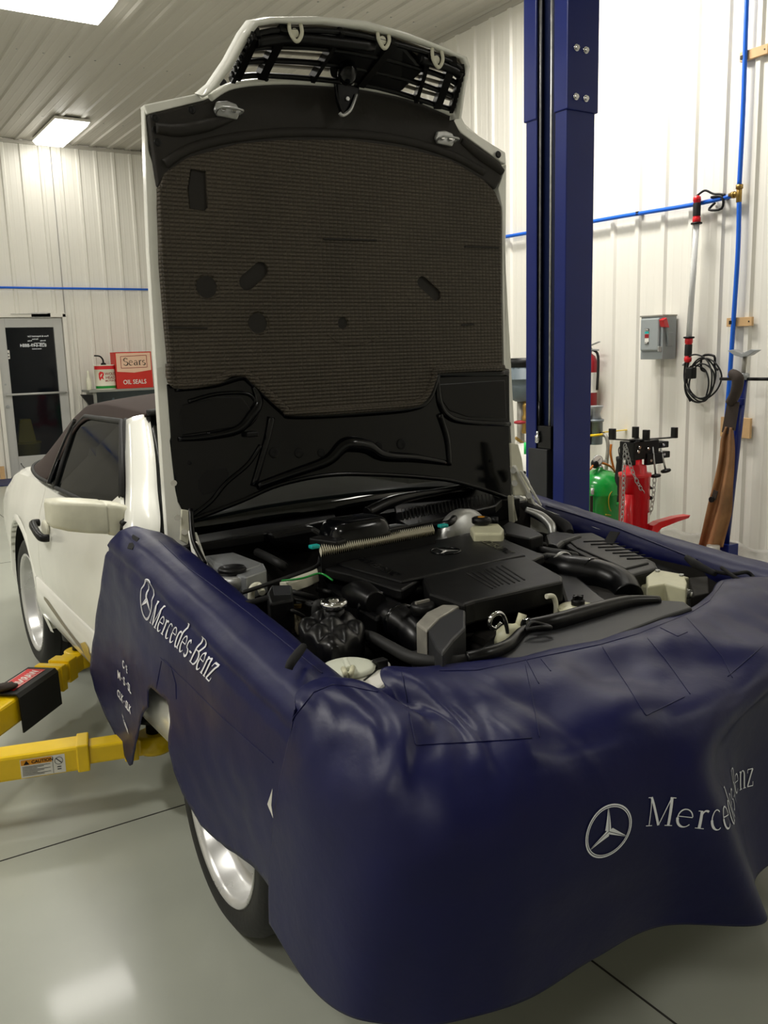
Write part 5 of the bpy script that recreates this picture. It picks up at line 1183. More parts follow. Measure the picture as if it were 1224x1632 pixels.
# coolant hose running across to the tank
MB().tube(zt_([(560,1010,.79),(590,1014,.80),(620,1030,.80),(660,1050,.80),(710,1056,.80),(760,1050,.80)]), [.013,.013,.014,.015,.015,.014], n=12).build('coolant_hose', 'black_rubber', car)
c = zp(562,1010,.79); MB().lathe(c-vec((.01,0,0)), (1,-.2,0), [(.016,0),(.018,.003),(.018,.012),(.016,.015)], n=16).build('hose_clamp', 'chrome', car)
# ignition/cam covers: two-tone wedge
slab('cam_end_cover', [(663,993),(680,975),(705,963),(738,964),(728,968),(700,985),(680,1005)], .85, .14, 'grey_metal', bevel=.005)
ci = slab('cam_side_cover', [(682,1004),(700,985),(728,969),(742,972),(742,1000),(722,1020),(705,1042),(694,1030)], .848, .12, 'grey_cover', bevel=.006)
c = zp(674, 962, .84); MB().lathe(c-vec((0,0,.06)), (0,0,1), [(.026,0),(.026,.03),(.034,.035),(.034,.055),(.028,.062)], n=20).build('oil_filler_cap', 'black_plastic', car)
MB().bar(c+vec((-.022,0,.004)), c+vec((.022,.004,.004)), .008, .008).build('cap_grip', 'grey_metal', car)
# dipstick loop and thermostat
c = zp(806, 985, .83); m_ = MB(); m_.tube([c+vec((.01,0,-.11)), c+vec((.004,0,-.03)), c+vec((-.012,0,.012)), c+vec((-.04,0,.015)), c+vec((-.052,0,-.006)), c+vec((-.035,0,-.02)), c+vec((-.015,0,-.010))], .0055, n=8); m_.build('lifting_eye', 'chrome', car)
c = zp(816, 1004, .79); m_ = MB().blob(c+vec((0,0,-.02)), .05, .03, .035, fn=lambda d: 1+.2*noise.noise(d*2.5)); m_.cyl(c+vec((.02,0,0)), c+vec((.035,0,.035)), .011, n=10); m_.build('thermostat_housing', 'cream_plastic', car)
c = zp(838, 998, .81); MB().lathe(c, (1,.2,0), [(.017,0),(.019,.003),(.019,.012),(.017,.015)], n=16).build('hose_clamp', 'chrome', car)
c = zp(884, 968, .80); MB().tube([c+vec((0,0,-.05)), c+vec((.005,0,.0)), c+vec((-.005,0,.03)), c+vec((-.03,0,.035))], .007).build('bracket_hook', 'old_white', car)
# power-steering reservoir cap
c = zp(921, 967, .80); MB().lathe(c-vec((0,0,.05)), (0,0,1), [(.04,0),(.042,.035),(.052,.04),(.054,.047),(.046,.052),(.014,.056)], n=28).build('steering_reservoir', 'cream_plastic', car)
MB().lathe(c, (0,0,1), [(.018,0),(.018,.018),(.014,.022)], n=16).build('reservoir_cap', 'black_plastic', car)
MB().bar(c+vec((-.016,0,.026)), c+vec((.016,0,.026)), .007, .010).bar(c+vec((0,-.014,.026)), c+vec((0,.014,.026)), .007, .010).build('cap_wing', 'black_plastic', car)
# expansion tank: pillowed black bottle
TZ = .80
cn = [zp(*p, TZ) for p in ((470,1003),(503,975),(582,1003),(585,1022),(545,1050),(520,1055))]
TQ = [zp(466,998,.815), zp(536,964,.815), zp(590,1004,.815), zp(528,1044,.815)]    # left, back, right, front corners
tc_ = sum(TQ, Vector())/4
rows = []; NU = 40
for i in range(NU+1):
    row = []
    for j in range(NU+1):
        s_, t_ = i/NU*1.16-.08, j/NU*1.16-.08
        sc_, tc2 = min(1, max(0, s_)), min(1, max(0, t_)); out = max(abs(s_-sc_), abs(t_-tc2))/.08
        rnd = 1-.35*max(0, abs(s_-.5)*2*abs(t_-.5)*2-.6)
        p = TQ[0].lerp(TQ[1], sc_).lerp(TQ[3].lerp(TQ[2], sc_), tc2); p = tc_+(p-tc_)*rnd
        pil = abs(math.sin(PI*3*sc_))**.55; pil2 = abs(math.sin(PI*3*tc2))**.55
        z = .017*pil*pil2 + .012*(1-abs(sc_-.5)**2*4)*(1-abs(tc2-.5)**2*4)
        if out > 0: p = p+(p-tc_)*.02*min(1,out*2)
        row.append(p+vec((0,0,z-.12*out)))
    rows.append(row)
ti = MB().grid(rows).build('expansion_tank', 'black_satin', car)
ux = (TQ[1]-TQ[0]).normalized(); uy = (TQ[1]-TQ[2]).normalized()
MB().prism([tc_+(q_-tc_)*.98+vec((0,0,-.10)) for q_ in TQ], (0,0,-.15)).build('tank_lower', 'black_satin', ti, .02)
c = zp(532, 966, .855); MB().lathe(c-vec((0,0,.05)), (0,0,1), [(.026,0),(.026,.045)], n=20).build('tank_neck', 'black_plastic', ti)
MB().lathe(c, (0,0,1), [(.03,-.004),(.034,.0),(.034,.012),(.028,.016),(.014,.012),(.012,.018),(.001,.02)], n=24).build('tank_cap', 'chrome', ti)
c = zp(503, 968, .83); MB().tube([c+vec((0,0,-.06)), c+vec((0,0,-.01)), c+vec((.008,0,.008)), c+vec((.02,-.01,-.01)), c+vec((.02,-.02,-.05))], .012).build('breather', 'black_rubber', ti)
MB().cyl(zp(510,972,.815), zp(515,975,.80), .008).build('breather_ring', 'pipe_blue', ti)
# washer bottle, front corner
wr = MB().box((0,0,0),(.001,.001,.001))
wb = slab('washer_bottle', [(528,1070),(545,1052),(600,1050),(622,1052),(628,1078),(604,1098),(560,1094),(532,1088)], .785, .09, 'label_white', bevel=.01, seg=3)
c = zp(556, 1062, .795); MB().lathe(c-vec((0,0,.03)), (0,0,1), [(.045,0),(.048,.018),(.058,.022),(.06,.03),(.05,.034),(.001,.036)], n=32).build('bottle_lid', mat('milky', '#d9dccb', .35), wb)
for u0, v0, u1, v1 in ((547,1066,553,1080),(562,1064,558,1080)): MB().tube([zp(u0,v0,.81), zp((u0+u1)/2,(v0+v1)/2,.815), zp(u1,v1,.79)], .006).build('washer_tube', 'cream_plastic', wb)
MB().bar(zp(550,1052,.812), zp(556,1066,.812), .012, .014).build('lid_grip', 'milky', wb, .004)
c = zp(606, 1060, .79); MB().box(c-vec((.015,.012,.01)), c+vec((.015,.012,.014))).build('sensor_plug', 'black_plastic', wb, .003)
MB().tube([c, zp(598,1070,.785), zp(580,1085,.785)], .0025).build('sensor_wire', 'black_rubber', wb)
# left rear corner: module box, brake reservoir, relay
mb_ = slab('control_module', [(325,886),(372,880),(420,898),(425,908),(392,920),(340,905)], .86, .07, 'alu', bevel=.004)
slab('module_lid', [(330,887),(370,882),(416,899),(388,909),(345,897)], .864, .008, 'alu', mb_, .003)
c = zp(370, 911, .86); MB().lathe(c-vec((0,0,.11)), (0,0,1), [(.05,0),(.052,.07),(.06,.075),(.06,.10),(.05,.105)], n=28).build('suspension_reservoir', 'steel', car)
MB().lathe(c-vec((0,0,.006)), (0,0,1), [(.04,0),(.042,.014),(.038,.02),(.001,.02)], n=24).build('reservoir_lid', 'black_plastic', car)
rl = slab('relay_box', [(425,945),(432,932),(465,932),(468,955),(430,962)], .84, .08, 'black_plastic', bevel=.006)
slab('relay_label', [(434,934),(462,933),(463,947),(437,948)], .843, .004, 'grey_cover', rl, .001)
MB().bar(zp(427,966,.80), zp(480,966,.80), .014, .008).build('bracket_strip', 'brass', car)
MB().tube(zt_([(400,955,.80),(402,938,.83),(412,933,.835),(418,945,.82)]), .010).build('cream_bracket', 'old_white', car)
m_ = slab('white_harness_tray', [(445,925),(470,915),(505,905),(508,912),(490,920),(460,930)], .83, .03, 'old_white', bevel=.003)
MB().tube(zt_([(442,926,.84),(480,922,.845),(510,914,.85),(530,925,.84)]), .003).build('green_wire', 'green', car)
MB().tube(zt_([(385,945,.83),(430,930,.84),(470,916,.845),(505,902,.85),(510,888,.86)]), .006).build('bonnet_seal', 'black_rubber', car)
MB().tube(zt_([(410,880,.84),(440,895,.85),(455,905,.83)]), .014).build('hose', 'black_rubber', car)
random.seed(3)
m_ = MB()
for k in range(16):
    u, v = 430+random.random()*85, 940+random.random()*40-(0 if k % 2 else 15); z = .74+random.random()*.06
    m_.tube(zt_([(u,v,z),(u+10+random.random()*15,v-6+random.random()*14,z+.02),(u+28+random.random()*20,v+random.random()*22-4,z-.02)]), .004+.005*random.random(), n=7, sm=4)
m_.build('wiring_harness', 'black_rubber', car)
m_ = MB()
for k in range(5):
    u, v = 440+k*9, 985+k*3; m_.tube(zt_([(u,v-14,.76),(u+4,v,.765),(u+12,v+16,.74)]), .009, n=8)
m_.build('fabric_hoses', mat('hose_beige', '#6a6250', .8), car)
m_ = MB()
for k in range(12):
    u, v = 800+random.random()*70, 860+random.random()*25; z = .77+random.random()*.04
    m_.tube(zt_([(u,v,z),(u+10+random.random()*15,v+random.random()*8,z+.02),(u+30,v+5+random.random()*10,z)]), .005+.004*random.random(), n=7, sm=4)
m_.build('wiring_harness', 'black_rubber', car)
# brake booster, reservoir, fuse box (far rear)
c = zp(738, 842, .85); MB().lathe(c+vec((0,.0,-.05)), (.1,-1,.1), [(.02,-.05),(.10,-.04),(.12,-.01),(.12,.02),(.10,.04),(.03,.05)], n=32).build('brake_booster', 'steel', car)
br = slab('brake_reservoir', [(749,840),(756,834),(795,834),(803,842),(800,850),(755,850)], .885, .05, 'cream_plastic', bevel=.008, seg=3)
c = zp(767, 834, .89); MB().lathe(c, (0,0,1), [(.03,0),(.033,.004),(.033,.018),(.026,.022)], n=22).cyl(c+vec((.06,0,-.01)), c+vec((.06,0,.014)), .012).build('reservoir_cap', 'black_plastic', br)
MB().cyl(c+vec((0,0,.0222)), c+vec((0,0,.0228)), .012).build('cap_mark', 'caution_orange', br)
slab('fuse_box', [(800,838),(812,830),(850,842),(866,852),(845,858),(805,850)], .86, .06, 'black_plastic', bevel=.006)
for u, v, w_ in ((826,862,.016),(846,857,.026),(830,856,.01)): c = zp(u, v, .81); MB().box(c-vec((w_,.012,.03)), c+vec((w_,.012,.012))).build('white_connector', 'label_white', car, .002)
# cabin air filter (cream pleats)
fa, fb, fc, fd = zp(508,877,.885), zp(690,843,.885), zp(694,853,.885), zp(512,888,.885)
fo = MB().add([fa, fb, fc, fd, fa-vec((0,0,.05)), fb-vec((0,0,.05)), fc-vec((0,0,.05)), fd-vec((0,0,.05))], [(4,7,6,5),(0,1,5,4),(1,2,6,5),(2,3,7,6),(3,0,4,7)]).build('cabin_filter', 'black_plastic', car)
m_ = MB(); NP_ = 58
for k in range(NP_):
    a0_, a1_ = fa.lerp(fb, (k+.5)/NP_), fd.lerp(fc, (k+.5)/NP_); d = (fb-fa)/NP_*.5
    m_.add([a0_-d, a1_-d, a1_+vec((0,0,.018)), a0_+vec((0,0,.018)), a1_+d, a0_+d], [(0,1,2,3),(3,2,4,5)])
m_.build('filter_pleats', 'filter_cream', fo)
for u, v, s_ in ((501,871,1),(706,838,1)): c = zp(u, v, .90); MB().box(c-vec((.016,.012,.006)), c+vec((.016,.012,.006))).build('teal_clip', 'teal', car, .004)
MB().tube(zt_([(690,838,.885),(715,834,.90),(724,826,.905)]), .012).build('filter_latch', 'black_satin', car)
# cowl, wiper motor cover, wiper arm
m_ = MB()
m_.prism([(.95,2.735,.80),(2.37,2.735,.80),(2.37,2.735,.88),(1.9,2.735,.90),(1.3,2.735,.90),(.95,2.735,.88)], (0,-.05,0)); m_.build('bulkhead', 'black_plastic', car, .004)
MB().prism([zp(300,855,.90), zp(400,838,.905), zp(530,812,.91), zp(536,826,.905), zp(420,850,.90), zp(305,868,.89)], (0,0,-.03)).build('cowl_panel', 'black_satin', car, .004)
MB().prism([zp(628,802,.915), zp(760,776,.90), zp(800,796,.89), zp(790,806,.885), zp(650,838,.90), zp(632,828,.90)], (0,0,-.03)).build('cowl_panel', 'black_satin', car, .004)
m_ = MB()
for k in range(26):
    u = 640+5.8*k; v = 812-1.1*k*.95; m_.bar(zp(u, v, .9165-.0007*k), zp(u+3, v+16, .9115-.0007*k), .003, .003)
m_.build('cowl_mesh', 'dark_void', car)
MB().prism([px(430,850,1,2.60), px(500,838,1,2.60), px(538,862,1,2.60), px(520,880,1,2.60), px(440,872,1,2.60)], (0,.06,0)).build('air_duct_cover', 'black_satin', car, .02, 3)
wc = zp(565, 826, .955)
m_ = MB(); S = []
for z, sx_, sy_ in ((-.11,.10,.065),(-.09,.118,.08),(-.04,.115,.080),(-.005,.10,.070),(.006,.08,.052)):
    S.append([wc+vec((sx_*math.copysign(abs(math.cos(a))**.6, math.cos(a))*1.0, sy_*math.copysign(abs(math.sin(a))**.6, math.sin(a)), z+.03*math.cos(a)*0)) for a in [2*PI*i/28 for i in range(28)]])
m_.grid(S, closed=True); m_.add(S[-1], [tuple(range(28))]); m_.build('wiper_motor_cover', 'black_gloss', car, sub=1)
MB().lathe(wc+vec((.02,-.01,-.13)), (0,0,1), [(.14,0),(.14,.015),(.11,.03)], n=30).build('wiper_base', 'black_satin', car)
wa = MB().tube([px(585,818,1,2.64), px(622,800,1,2.66), px(660,790,1,2.70), px(700,783,1,2.73), px(760,770,1,2.80)], [.022,.022,.016,.012,.008], n=10).build('wiper_arm', 'black_satin', car)
MB().bar(px(650,796,1,2.70), px(764,772,1,2.80), .006, .016).build('wiper_blade', 'black_rubber', wa)
MB().bar(zp(500,862,.90), zp(545,868,.90), .05, .03).build('plenum_tray', 'black_plastic', car, .006); MB().bar(zp(600,850,.90), zp(640,842,.89), .06, .03).build('plenum_tray', 'black_plastic', car, .006)

# ------------------------------------------------------------------ vinyl covers laid over the wings and the nose
ZTN = [(1.3,.775),(1.5,.80),(1.7,.825),(2.0,.87),(2.3,.913),(2.5,.935),(2.75,.957),(3.1,.965)]
ZTF = [(1.3,.745),(1.6,.775),(1.8,.785),(2.1,.805),(2.4,.835),(2.8,.875),(3.1,.88)]
def wing_cover_fn(ztab, side):
    def f(y, t_):
        zt = lerpt(ztab, y)
        pts = [(0,.905,zt-.045),(.035,.885,zt-.012),(.06,.862,zt-.001),(.105,.815,zt+.003),(.15,.772,zt-.012),(.185,.746,zt-.04),(.205,.7335,zt-.060),(.215,.7425,zt-.070),(.222,.7425,zt-.077),(.232,.731,zt-.087),(.30,.723,zt-.155),(.45,.718,zt-.30),(.95,.72,zt-.79)]
        if t_ <= 0: x, z = pts[0][1], pts[0][2]
        else:
            for a, c in zip(pts, pts[1:]):
                if t_ <= c[0]: k = (t_-a[0])/(c[0]-a[0]); break
            else: a, c, k = pts[-2], pts[-1], 1
            k2 = k
            x, z = a[1]+(c[1]-a[1])*k2, a[2]+(c[2]-a[2])*k2
        hang = max(0, t_-.25)
        x += .012*math.sin(y*7+1.0)*min(1, hang*3) - .010*noise.noise(vec((y*3, t_*3, 5)))*min(1, t_*4)
        z += .0025*noise.noise(vec((y*14, t_*9, 1)))
        x += .003*noise.noise(vec((y*11, t_*16, 9)))
        if side > 0: x = 2*XC - x
        return Vector((x, y, z))
    return f
def in_poly(p, P):
    x, y = p; c = False; j = len(P)-1
    for i in range(len(P)):
        xi, yi = P[i]; xj, yj = P[j]
        if (yi > y) != (yj > y) and x < (xj-xi)*(y-yi)/(yj-yi)+xi: c = not c
        j = i
    return c
def near_poly(p, P):
    best = None; bp_ = None; px_, py_ = p
    for i in range(len(P)):
        ax_, ay_ = P[i]; bx_, by_ = P[(i+1) % len(P)]; dx, dy = bx_-ax_, by_-ay_; L2 = dx*dx+dy*dy
        t_ = max(0, min(1, ((px_-ax_)*dx+(py_-ay_)*dy)/L2)) if L2 else 0; qx, qy = ax_+dx*t_, ay_+dy*t_; d = (qx-px_)**2+(qy-py_)**2
        if best is None or d < best: best = d; bp_ = (qx, qy)
    return bp_
def cloth(fn, P, step, name, m, par):
    xs = [p[0] for p in P]; ys_ = [p[1] for p in P]; x0_, y0_ = min(xs), min(ys_)
    nx, ny = int((max(xs)-x0_)/step)+2, int((max(ys_)-y0_)/step)+2
    cells = set((i, j) for i in range(nx) for j in range(ny) if in_poly((x0_+(i+.5)*step, y0_+(j+.5)*step), P))
    idx = {}; V_ = []; F_ = []
    def vi(i, j):
        if (i, j) not in idx:
            p = (x0_+i*step, y0_+j*step)
            full = all((a, c) in cells for a in (i-1, i) for c in (j-1, j))
            if not full: p = near_poly(p, P)
            idx[(i, j)] = len(V_); V_.append(fn(*p))
        return idx[(i, j)]
    for (i, j) in cells: F_.append((vi(i,j), vi(i+1,j), vi(i+1,j+1), vi(i,j+1)))
    return MB().add(V_, F_, True).build(name, m, par, solid=.003)
fN = wing_cover_fn(ZTN, -1)
def tz(y, z): return (y, .205 + (lerpt(ZTN, y)-.062) - z)
def rough_curve(P, n=5, closed=True):
    return [(p.x, p.y) for p in catmull([(a, c, 0) for a, c in P], n, closed)]
outl = [(1.42,0),(1.9,0),(2.42,0),(2.58,.03),(2.745,.11),(2.765,.15),(2.785,.19)] + [tz(y, z) for y, z in ((2.83,.80),(2.88,.72),(2.95,.60),(3.02,.48),(3.06,.40),(3.04,.33),(2.96,.26),(2.86,.20),(2.79,.165),(2.74,.155),(2.70,.175),(2.62,.27),(2.53,.37),(2.45,.45),(2.385,.49),(2.375,.545),(2.35,.565),(2.22,.568),(2.205,.555),(2.21,.50),(2.235,.42),(2.215,.36),(2.17,.31),(2.11,.285),(2.07,.262),(1.97,.262),(1.85,.285),(1.72,.315),(1.58,.335),(1.42,.35))]
fcv = thing('wing_cover', (.74, 2.2, 0), 'dark navy vinyl wing cover with white car-maker lettering over the near wing of the car', 'car cover', 'navy vinyl protective covers')
sheet = cloth(fN, outl, .0125, 'cover_sheet', 'navy_vinyl', fcv)
bvN = bvh_of(sheet)
def drop(bv, o_, d, off=.0022):
    h = bv.ray_cast(vec(o_), vec(d)); 
    return None if h[0] is None else h[0]-vec(d)*off
def add_text_on(bv, mk, name, m, par, o_dir):
    pass
# star and wordmark, printed on the shoulder: laid out on the side (y, z) plane and dropped on the sheet
def sideP(bv): return lambda y, z: drop(bv, (.2, y, z), (1,0,0))
SP = sideP(bvN)
def star_logo(P2, cy_, cz, R, mb, sx=-1.0, tilt=0.0, rw=.055):
    n = 48
    def T(x, y): 
        c_, s_ = math.cos(tilt), math.sin(tilt); return P2(cy_+sx*(x*c_-y*s_)*R, cz+(x*s_+y*c_)*R)
    for r0, r1 in ((1-rw, 1.0), (1-rw*2.1, 1-rw*1.5)):
        vs = [T(r*math.cos(2*PI*i/n), r*math.sin(2*PI*i/n)) for r in (r0, r1) for i in range(n)]
        if all(v is not None for v in vs): mb.add(vs, [(i, (i+1) % n, n+(i+1) % n, n+i) for i in range(n)])
    for k in range(3):
        a = PI/2+2*PI*k/3
        for s_, g_ in ((1, 0), (-1, 0)):
            a1 = a+s_*PI/3; F = .17; K = 6; L = []; Rr = []
            for i in range(K+1):
                f_ = i/K; tipx, tipy = .90*math.cos(a), .90*math.sin(a); bx_, by_ = F*math.cos(a1), F*math.sin(a1)
                if s_ < 0: e0 = .012; 
                else: e0 = .012
                nx, ny = math.cos(a+s_*PI/2), math.sin(a+s_*PI/2)
                L.append(T(tipx*(1-f_)+0*f_+nx*e0, tipy*(1-f_)+ny*e0)); w2 = 1.0 if s_ > 0 else .55
                Rr.append(T(tipx*(1-f_)+bx_*f_*w2+nx*e0, tipy*(1-f_)+by_*f_*w2+ny*e0))
            if all(v is not None for v in L+Rr): mb.add(L+Rr, [(i, i+1, K+1+i+1, K+1+i) for i in range(K)])
star_m = MB(); star_logo(SP, 2.385, .815, .058, star_m, sx=-.9, tilt=.0); star_m.build('star_print', 'print_white', fcv)
def quadmap(P2, bl, br, tl, tr, W_, H_=1.0):
    def f(x, y):
        s_, t_ = x/W_, y/H_; a = ((1-s_)*bl[0]+s_*br[0], (1-s_)*bl[1]+s_*br[1]); c = ((1-s_)*tl[0]+s_*tr[0], (1-s_)*tl[1]+s_*tr[1])
        return P2(a[0]+(c[0]-a[0])*t_, a[1]+(c[1]-a[1])*t_)
    return f
def swidth(t_): return sum(GL[c][0] for c in t_)
def side_uv(u, v, x=.73): p = px(u, v, 0, x); return (p.y, p.z)
m_ = MB(); f_ = quadmap(SP, side_uv(246,990), side_uv(340,1086), side_uv(251,957), side_uv(358,1046), swidth('Mercedes-Benz')); serif('Mercedes-Benz', f_, m_, bold=1.35, step=.08); m_.build('wordmark_print', 'print_white', fcv)
def side_text(txt, a, b_, c, bold=.03):      # a: start of baseline, b: end of baseline, c: top of the first letter (photo points)
    A_, B_, C2 = side_uv(*a), side_uv(*b_), side_uv(*c)
    cu = text_mb(txt, lambda x, y: (x, y, 0), 1.0, bold); xs = [p[0] for p in cu.v]; w_ = max(xs); hh_ = max(p[1] for p in cu.v)
    up_ = (C2[0]-A_[0], C2[1]-A_[1]); mb = MB()
    vs = [SP(A_[0]+(B_[0]-A_[0])*p[0]/w_+up_[0]*p[1]/hh_, A_[1]+(B_[1]-A_[1])*p[0]/w_+up_[1]*p[1]/hh_) for p in cu.v]
    fs = [f for f in cu.f if all(vs[i] is not None for i in f)]
    vs = [v if v is not None else Vector((0,0,0)) for v in vs]; used = sorted(set(i for f in fs for i in f)); mp = {i: k for k, i in enumerate(used)}
    mb.add([vs[i] for i in used], [tuple(mp[i] for i in f) for f in fs]); return mb
for txt, a, b_, c in (('C · E', (196,1062),(207,1073),(196,1050)), ('M · S · SL', (187,1080),(214,1105),(187,1067)), ('CLK · SLK', (186,1108),(213,1137),(187,1097)), ('Taetex', (196,1150),(207,1170),(194,1138))):
    side_text(txt, a, b_, c).build('model_print', 'print_white', fcv)
# piping seams
def seam_on(bv, uv, name, par, r=.0022, m='navy_dark', x=.73):
    P_ = []
    for a, c in zip(uv, uv[1:]):
        for k in range(8):
            u, v = a[0]+(c[0]-a[0])*k/8, a[1]+(c[1]-a[1])*k/8; h = bv.ray_cast(CAM, ray(u, v).normalized())
            if h[0] is not None: P_.append(h[0]-ray(u, v).normalized()*.001)
    if len(P_) > 2: MB().tube(P_, r, n=6, sm=2).build(name, m, par)
seam_on(bvN, [(255,1048),(300,1090),(350,1140),(400,1185),(440,1220)], 'piping', fcv, .0011, 'navy_vinyl')
seam_on(bvN, [(254,862),(300,905),(335,930),(400,980),(470,1037),(520,1078)], 'edge_seam', fcv, .0020, 'navy_vinyl')
seam_on(bvN, [(245,1118),(252,1080),(258,1050)], 'piping', fcv, .0010, 'navy_vinyl')
seam_on(bvN, [(260,1050),(272,1062),(280,1090),(281,1118)], 'piping', fcv, .0010, 'navy_vinyl')
# hook-and-loop tab at the tip, small strap
def on_sheet(bv, u, v, off=.003):
    h = bv.ray_cast(CAM, ray(u, v).normalized()); return h[0]-ray(u, v).normalized()*off if h[0] is not None else None
tabp = [on_sheet(bvN, u, v) for u, v in ((212,852),(222,858),(211,876),(203,874))]
if all(p is not None for p in tabp): MB().add(tabp, [(0,1,2,3)]).build('fastening_tab', 'black_fabric', fcv, solid=.003)
st_ = [zp(386,963,.86), zp(400,960,.865), zp(425,953,.86)]
MB().tube(st_, .007).build('elastic_strap', 'black_fabric', fcv)
p = [px(482,1028,0,.80), px(475,1038,0,.80), px(462,1055,0,.785), px(458,1066,0,.775)]
MB().tube([zp(484,1030,.86), zp(476,1040,.855), zp(464,1056,.85), zp(460,1066,.84)], [.008,.010,.010,.009], n=8).build('elastic_strap', 'black_fabric', fcv)
# far wing cover
fF = wing_cover_fn(ZTF, 1)
fcf = thing('wing_cover', (2*XC-.74, 2.2, 0), 'dark navy vinyl cover lying over the far wing, beside the green bottle and red jack', 'car cover', 'navy vinyl protective covers')
inner = lambda y, t_: fF(y, t_)
def fF2(y, t_):
    if t_ >= .06: return fF(y, t_)
    p = fF(y, .06); k = .06-t_; return Vector((p.x-.03*min(1, k/.03)-.012*math.sin(PI*min(1,k/.12))+.006*noise.noise(vec((y*8,k*9,3))), y, p.z-max(0, k)*.95))
shF = cloth(fF2, [(1.42,-.02),(1.7,-.05),(2.2,-.06),(2.5,-.03),(2.72,.0),(2.80,.06),(2.82,.2),(2.9,.6),(2.5,.62),(2.3,.42),(1.7,.42),(1.42,.6)], .0165, 'cover_sheet', 'navy_vinyl', fcf)
bvF = bvh_of(shF)
seam_on(bvF, [(870,806),(930,824),(985,842),(1050,868),(1120,896)], 'piping', fcf, .003, 'navy_dark')
MB().tube([px(836,806,1,2.62), px(870,822,1,2.48), px(900,838,1,2.38), px(908,850,1,2.32)], [.018,.022,.022,.016], n=8).build('edge_strip', 'black_fabric', fcf)
m_ = MB().bar(zp(980,848,.83)+vec((0,0,0)), zp(968,868,.80), .035, .004); m_.build('elastic_strap', 'black_fabric', fcf)

# nose cover
CP = [
 [(.72,1.47,.80),(.75,1.52,.81),(.80,1.545,.817),(.86,1.52,.817),(.915,1.455,.80),(.945,1.50,.825),(1.07,1.47,.81),(1.3,1.45,.80),(1.5,1.41,.80),(1.7,1.42,.80),(1.87,1.46,.79),(2.05,1.53,.785),(2.19,1.60,.785),(2.33,1.60,.775),(2.45,1.52,.75),(2.57,1.53,.70)],
 [(.715,1.48,.76),(.735,1.46,.80),(.80,1.45,.825),(.87,1.43,.82),(.925,1.41,.785),(.965,1.44,.825),(1.08,1.40,.815),(1.3,1.38,.81),(1.5,1.34,.81),(1.7,1.35,.81),(1.87,1.39,.805),(2.05,1.45,.805),(2.2,1.50,.80),(2.34,1.49,.785),(2.46,1.44,.75),(2.585,1.48,.66)],
 [(.71,1.51,.68),(.715,1.40,.73),(.79,1.33,.79),(.87,1.30,.80),(.95,1.29,.775),(1.0,1.29,.79),(1.1,1.26,.795),(1.3,1.24,.79),(1.5,1.2,.79),(1.7,1.21,.79),(1.87,1.25,.79),(2.05,1.3,.785),(2.2,1.34,.775),(2.36,1.36,.75),(2.49,1.37,.70),(2.595,1.44,.58)],
 [(.705,1.53,.62),(.70,1.38,.66),(.755,1.24,.72),(.83,1.20,.745),(.93,1.17,.745),(1.0,1.15,.755),(1.12,1.13,.76),(1.3,1.10,.765),(1.5,1.08,.765),(1.7,1.10,.76),(1.87,1.13,.755),(2.05,1.17,.75),(2.22,1.22,.735),(2.39,1.27,.70),(2.53,1.34,.64),(2.6,1.43,.50)],
 [(.70,1.55,.55),(.695,1.37,.57),(.73,1.21,.62),(.81,1.13,.65),(.92,1.09,.66),(1.02,1.075,.67),(1.15,1.06,.67),(1.27,1.045,.67),(1.37,1.02,.67),(1.50,1.075,.67),(1.68,1.13,.67),(2.05,1.15,.665),(2.23,1.17,.65),(2.4,1.23,.62),(2.54,1.32,.56),(2.605,1.44,.42)],
 [(.70,1.575,.46),(.693,1.38,.47),(.715,1.21,.51),(.80,1.12,.53),(.91,1.085,.54),(1.02,1.07,.545),(1.16,1.055,.545),(1.29,1.035,.545),(1.405,.995,.545),(1.53,1.07,.545),(1.68,1.14,.545),(2.05,1.15,.54),(2.24,1.16,.53),(2.41,1.22,.51),(2.55,1.32,.47),(2.605,1.44,.36)],
 [(.70,1.60,.36),(.692,1.40,.36),(.705,1.22,.39),(.79,1.125,.41),(.90,1.095,.42),(1.02,1.09,.42),(1.17,1.075,.425),(1.33,1.055,.415),(1.46,.990,.41),(1.57,1.06,.41),(1.70,1.13,.41),(2.05,1.15,.41),(2.24,1.16,.41),(2.42,1.22,.40),(2.55,1.32,.38),(2.6,1.44,.30)],
 [(.70,1.61,.27),(.692,1.42,.25),(.698,1.24,.285),(.78,1.14,.30),(.89,1.11,.305),(1.02,1.105,.285),(1.18,1.10,.285),(1.35,1.085,.30),(1.52,.990,.295),(1.61,1.05,.285),(1.72,1.10,.28),(2.05,1.13,.28),(2.24,1.17,.29),(2.42,1.23,.29),(2.55,1.33,.29),(2.6,1.45,.26)],
]
NS, NT = 12, 10
cols = [catmull(r, NS) for r in CP]
surf = [catmull([cols[i][j] for i in range(len(cols))], NT) for j in range(len(cols[0]))]   # surf[s][t]
def wr_(p, si, ti):
    s_, t_ = si/NS, ti/NT
    top = max(0, 1-abs(t_-2.0)/2.4)
    a = .010*noise.noise(vec((s_*1.4, t_*1.1, 2)))*(.35+top*1.3) + .006*noise.noise(vec((s_*2.6+t_*1.2, t_*.9-s_*.6, 8)))*(top)*1.6
    fold = 0
    if s_ > 6: fold = .010*math.sin((s_-t_*.55)*2.6)*max(0, 1-abs(t_-2.2)/2.2)
    low = .012*math.sin(s_*1.7+.6)*max(0, (t_-4.2)/3)
    return p+vec((0, -(a+fold)*.55-low, (a+fold)*.8 if t_ < 3.3 else 0))
surf = [[wr_(p, i, j) for j, p in enumerate(r)] for i, r in enumerate(surf)]
nc = thing('nose_cover', (1.4, 1.1, 0), 'dark navy vinyl front cover with silver star and lettering hanging over the car nose', 'car cover', 'navy vinyl protective covers')
for o_ in (fcv, fcf, nc): del o_['group']
ns = MB().grid(surf).build('cover_sheet', 'navy_vinyl', nc, solid=.0035)
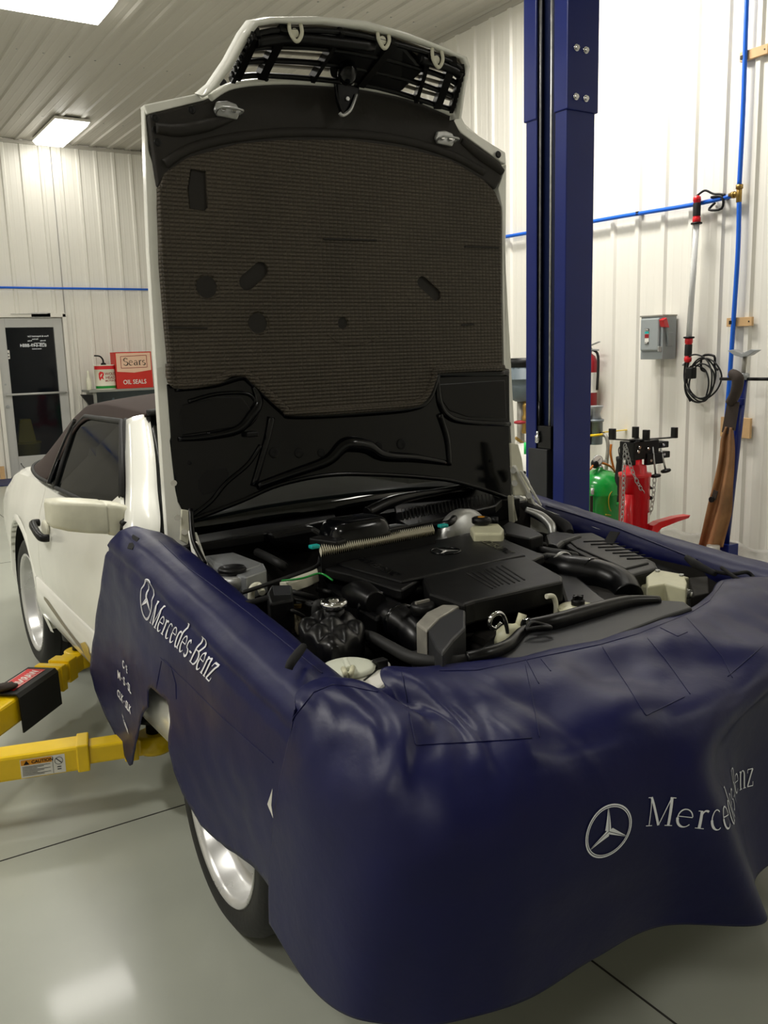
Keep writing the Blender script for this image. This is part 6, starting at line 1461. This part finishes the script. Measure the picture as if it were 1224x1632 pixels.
bvC = bvh_of(ns)
FP = lambda x, z: drop(bvC, (x, .2, z), (0,1,0))
m_ = MB(); star_logo(FP, 1.143, .597, .054, m_, sx=1.0, tilt=.05); m_.build('star_print', 'print_silver', nc)
def fr_uv(u, v, y=1.045): p = px(u, v, 1, y); return (p.x, p.z)
m_ = MB(); f_ = quadmap(FP, (1.231,.582), (1.715,.475), (1.236,.640), (1.715,.545), swidth('Mercedes-Benz')); serif('Mercedes-Benz', f_, m_, bold=.95, step=.08); m_.build('wordmark_print', 'print_silver', nc)
def seams(uvs, bv=bvC, par=nc, r=.0011, m='navy_vinyl'): 
    for uv in uvs: seam_on(bv, uv, 'stitched_seam', par, r, m)
seams([[(640,1070),(652,1135),(663,1187),(760,1182),(860,1175)], [(860,1175),(848,1110),(836,1052)], [(838,1050),(862,1095)], [(862,1050),(880,1072)],
       [(957,1026),(995,1085),(1030,1140),(1100,1106)], [(1100,1106),(1060,1050),(1028,1012)], [(1052,1000),(1080,1014),(1098,1006)], [(1160,1078),(1224,1022)], [(1095,985),(1150,1045),(1170,1085)]])
seams([[(700,1069),(760,1068),(824,1055),(870,1045),(957,1027),(1017,1010),(1077,986),(1105,974),(1130,958),(1144,940),(1154,926)]], r=.0014)
seams([[(441,1250),(449,1190),(468,1143),(500,1103),(530,1091),(562,1094),(608,1104)]], r=.0014)
p = [px(440,1255,0,.700), px(436,1280,0,.700), px(441,1302,0,.700)]
MB().add([p[0]+vec((-.008,0,0)), p[1]+vec((-.012,.004,0)), p[2]+vec((-.008,0,0)), p[1]+vec((-.008,-.006,0))], [(0,1,2,3)]).build('care_label', 'label_white', nc, solid=.001)
# straps where nose cover and far wing cover meet
m_ = MB().tube([zp(1098,892,.80), zp(1130,908,.795), zp(1165,915,.79), zp(1190,912,.785), zp(1200,922,.77), zp(1180,925,.79), zp(1150,905,.80)], .006, n=8); m_.tube([zp(1095,889,.80), zp(1110,900,.80), zp(1140,915,.79)], [.010,.014,.008], n=8); m_.build('elastic_strap', 'black_fabric', nc)
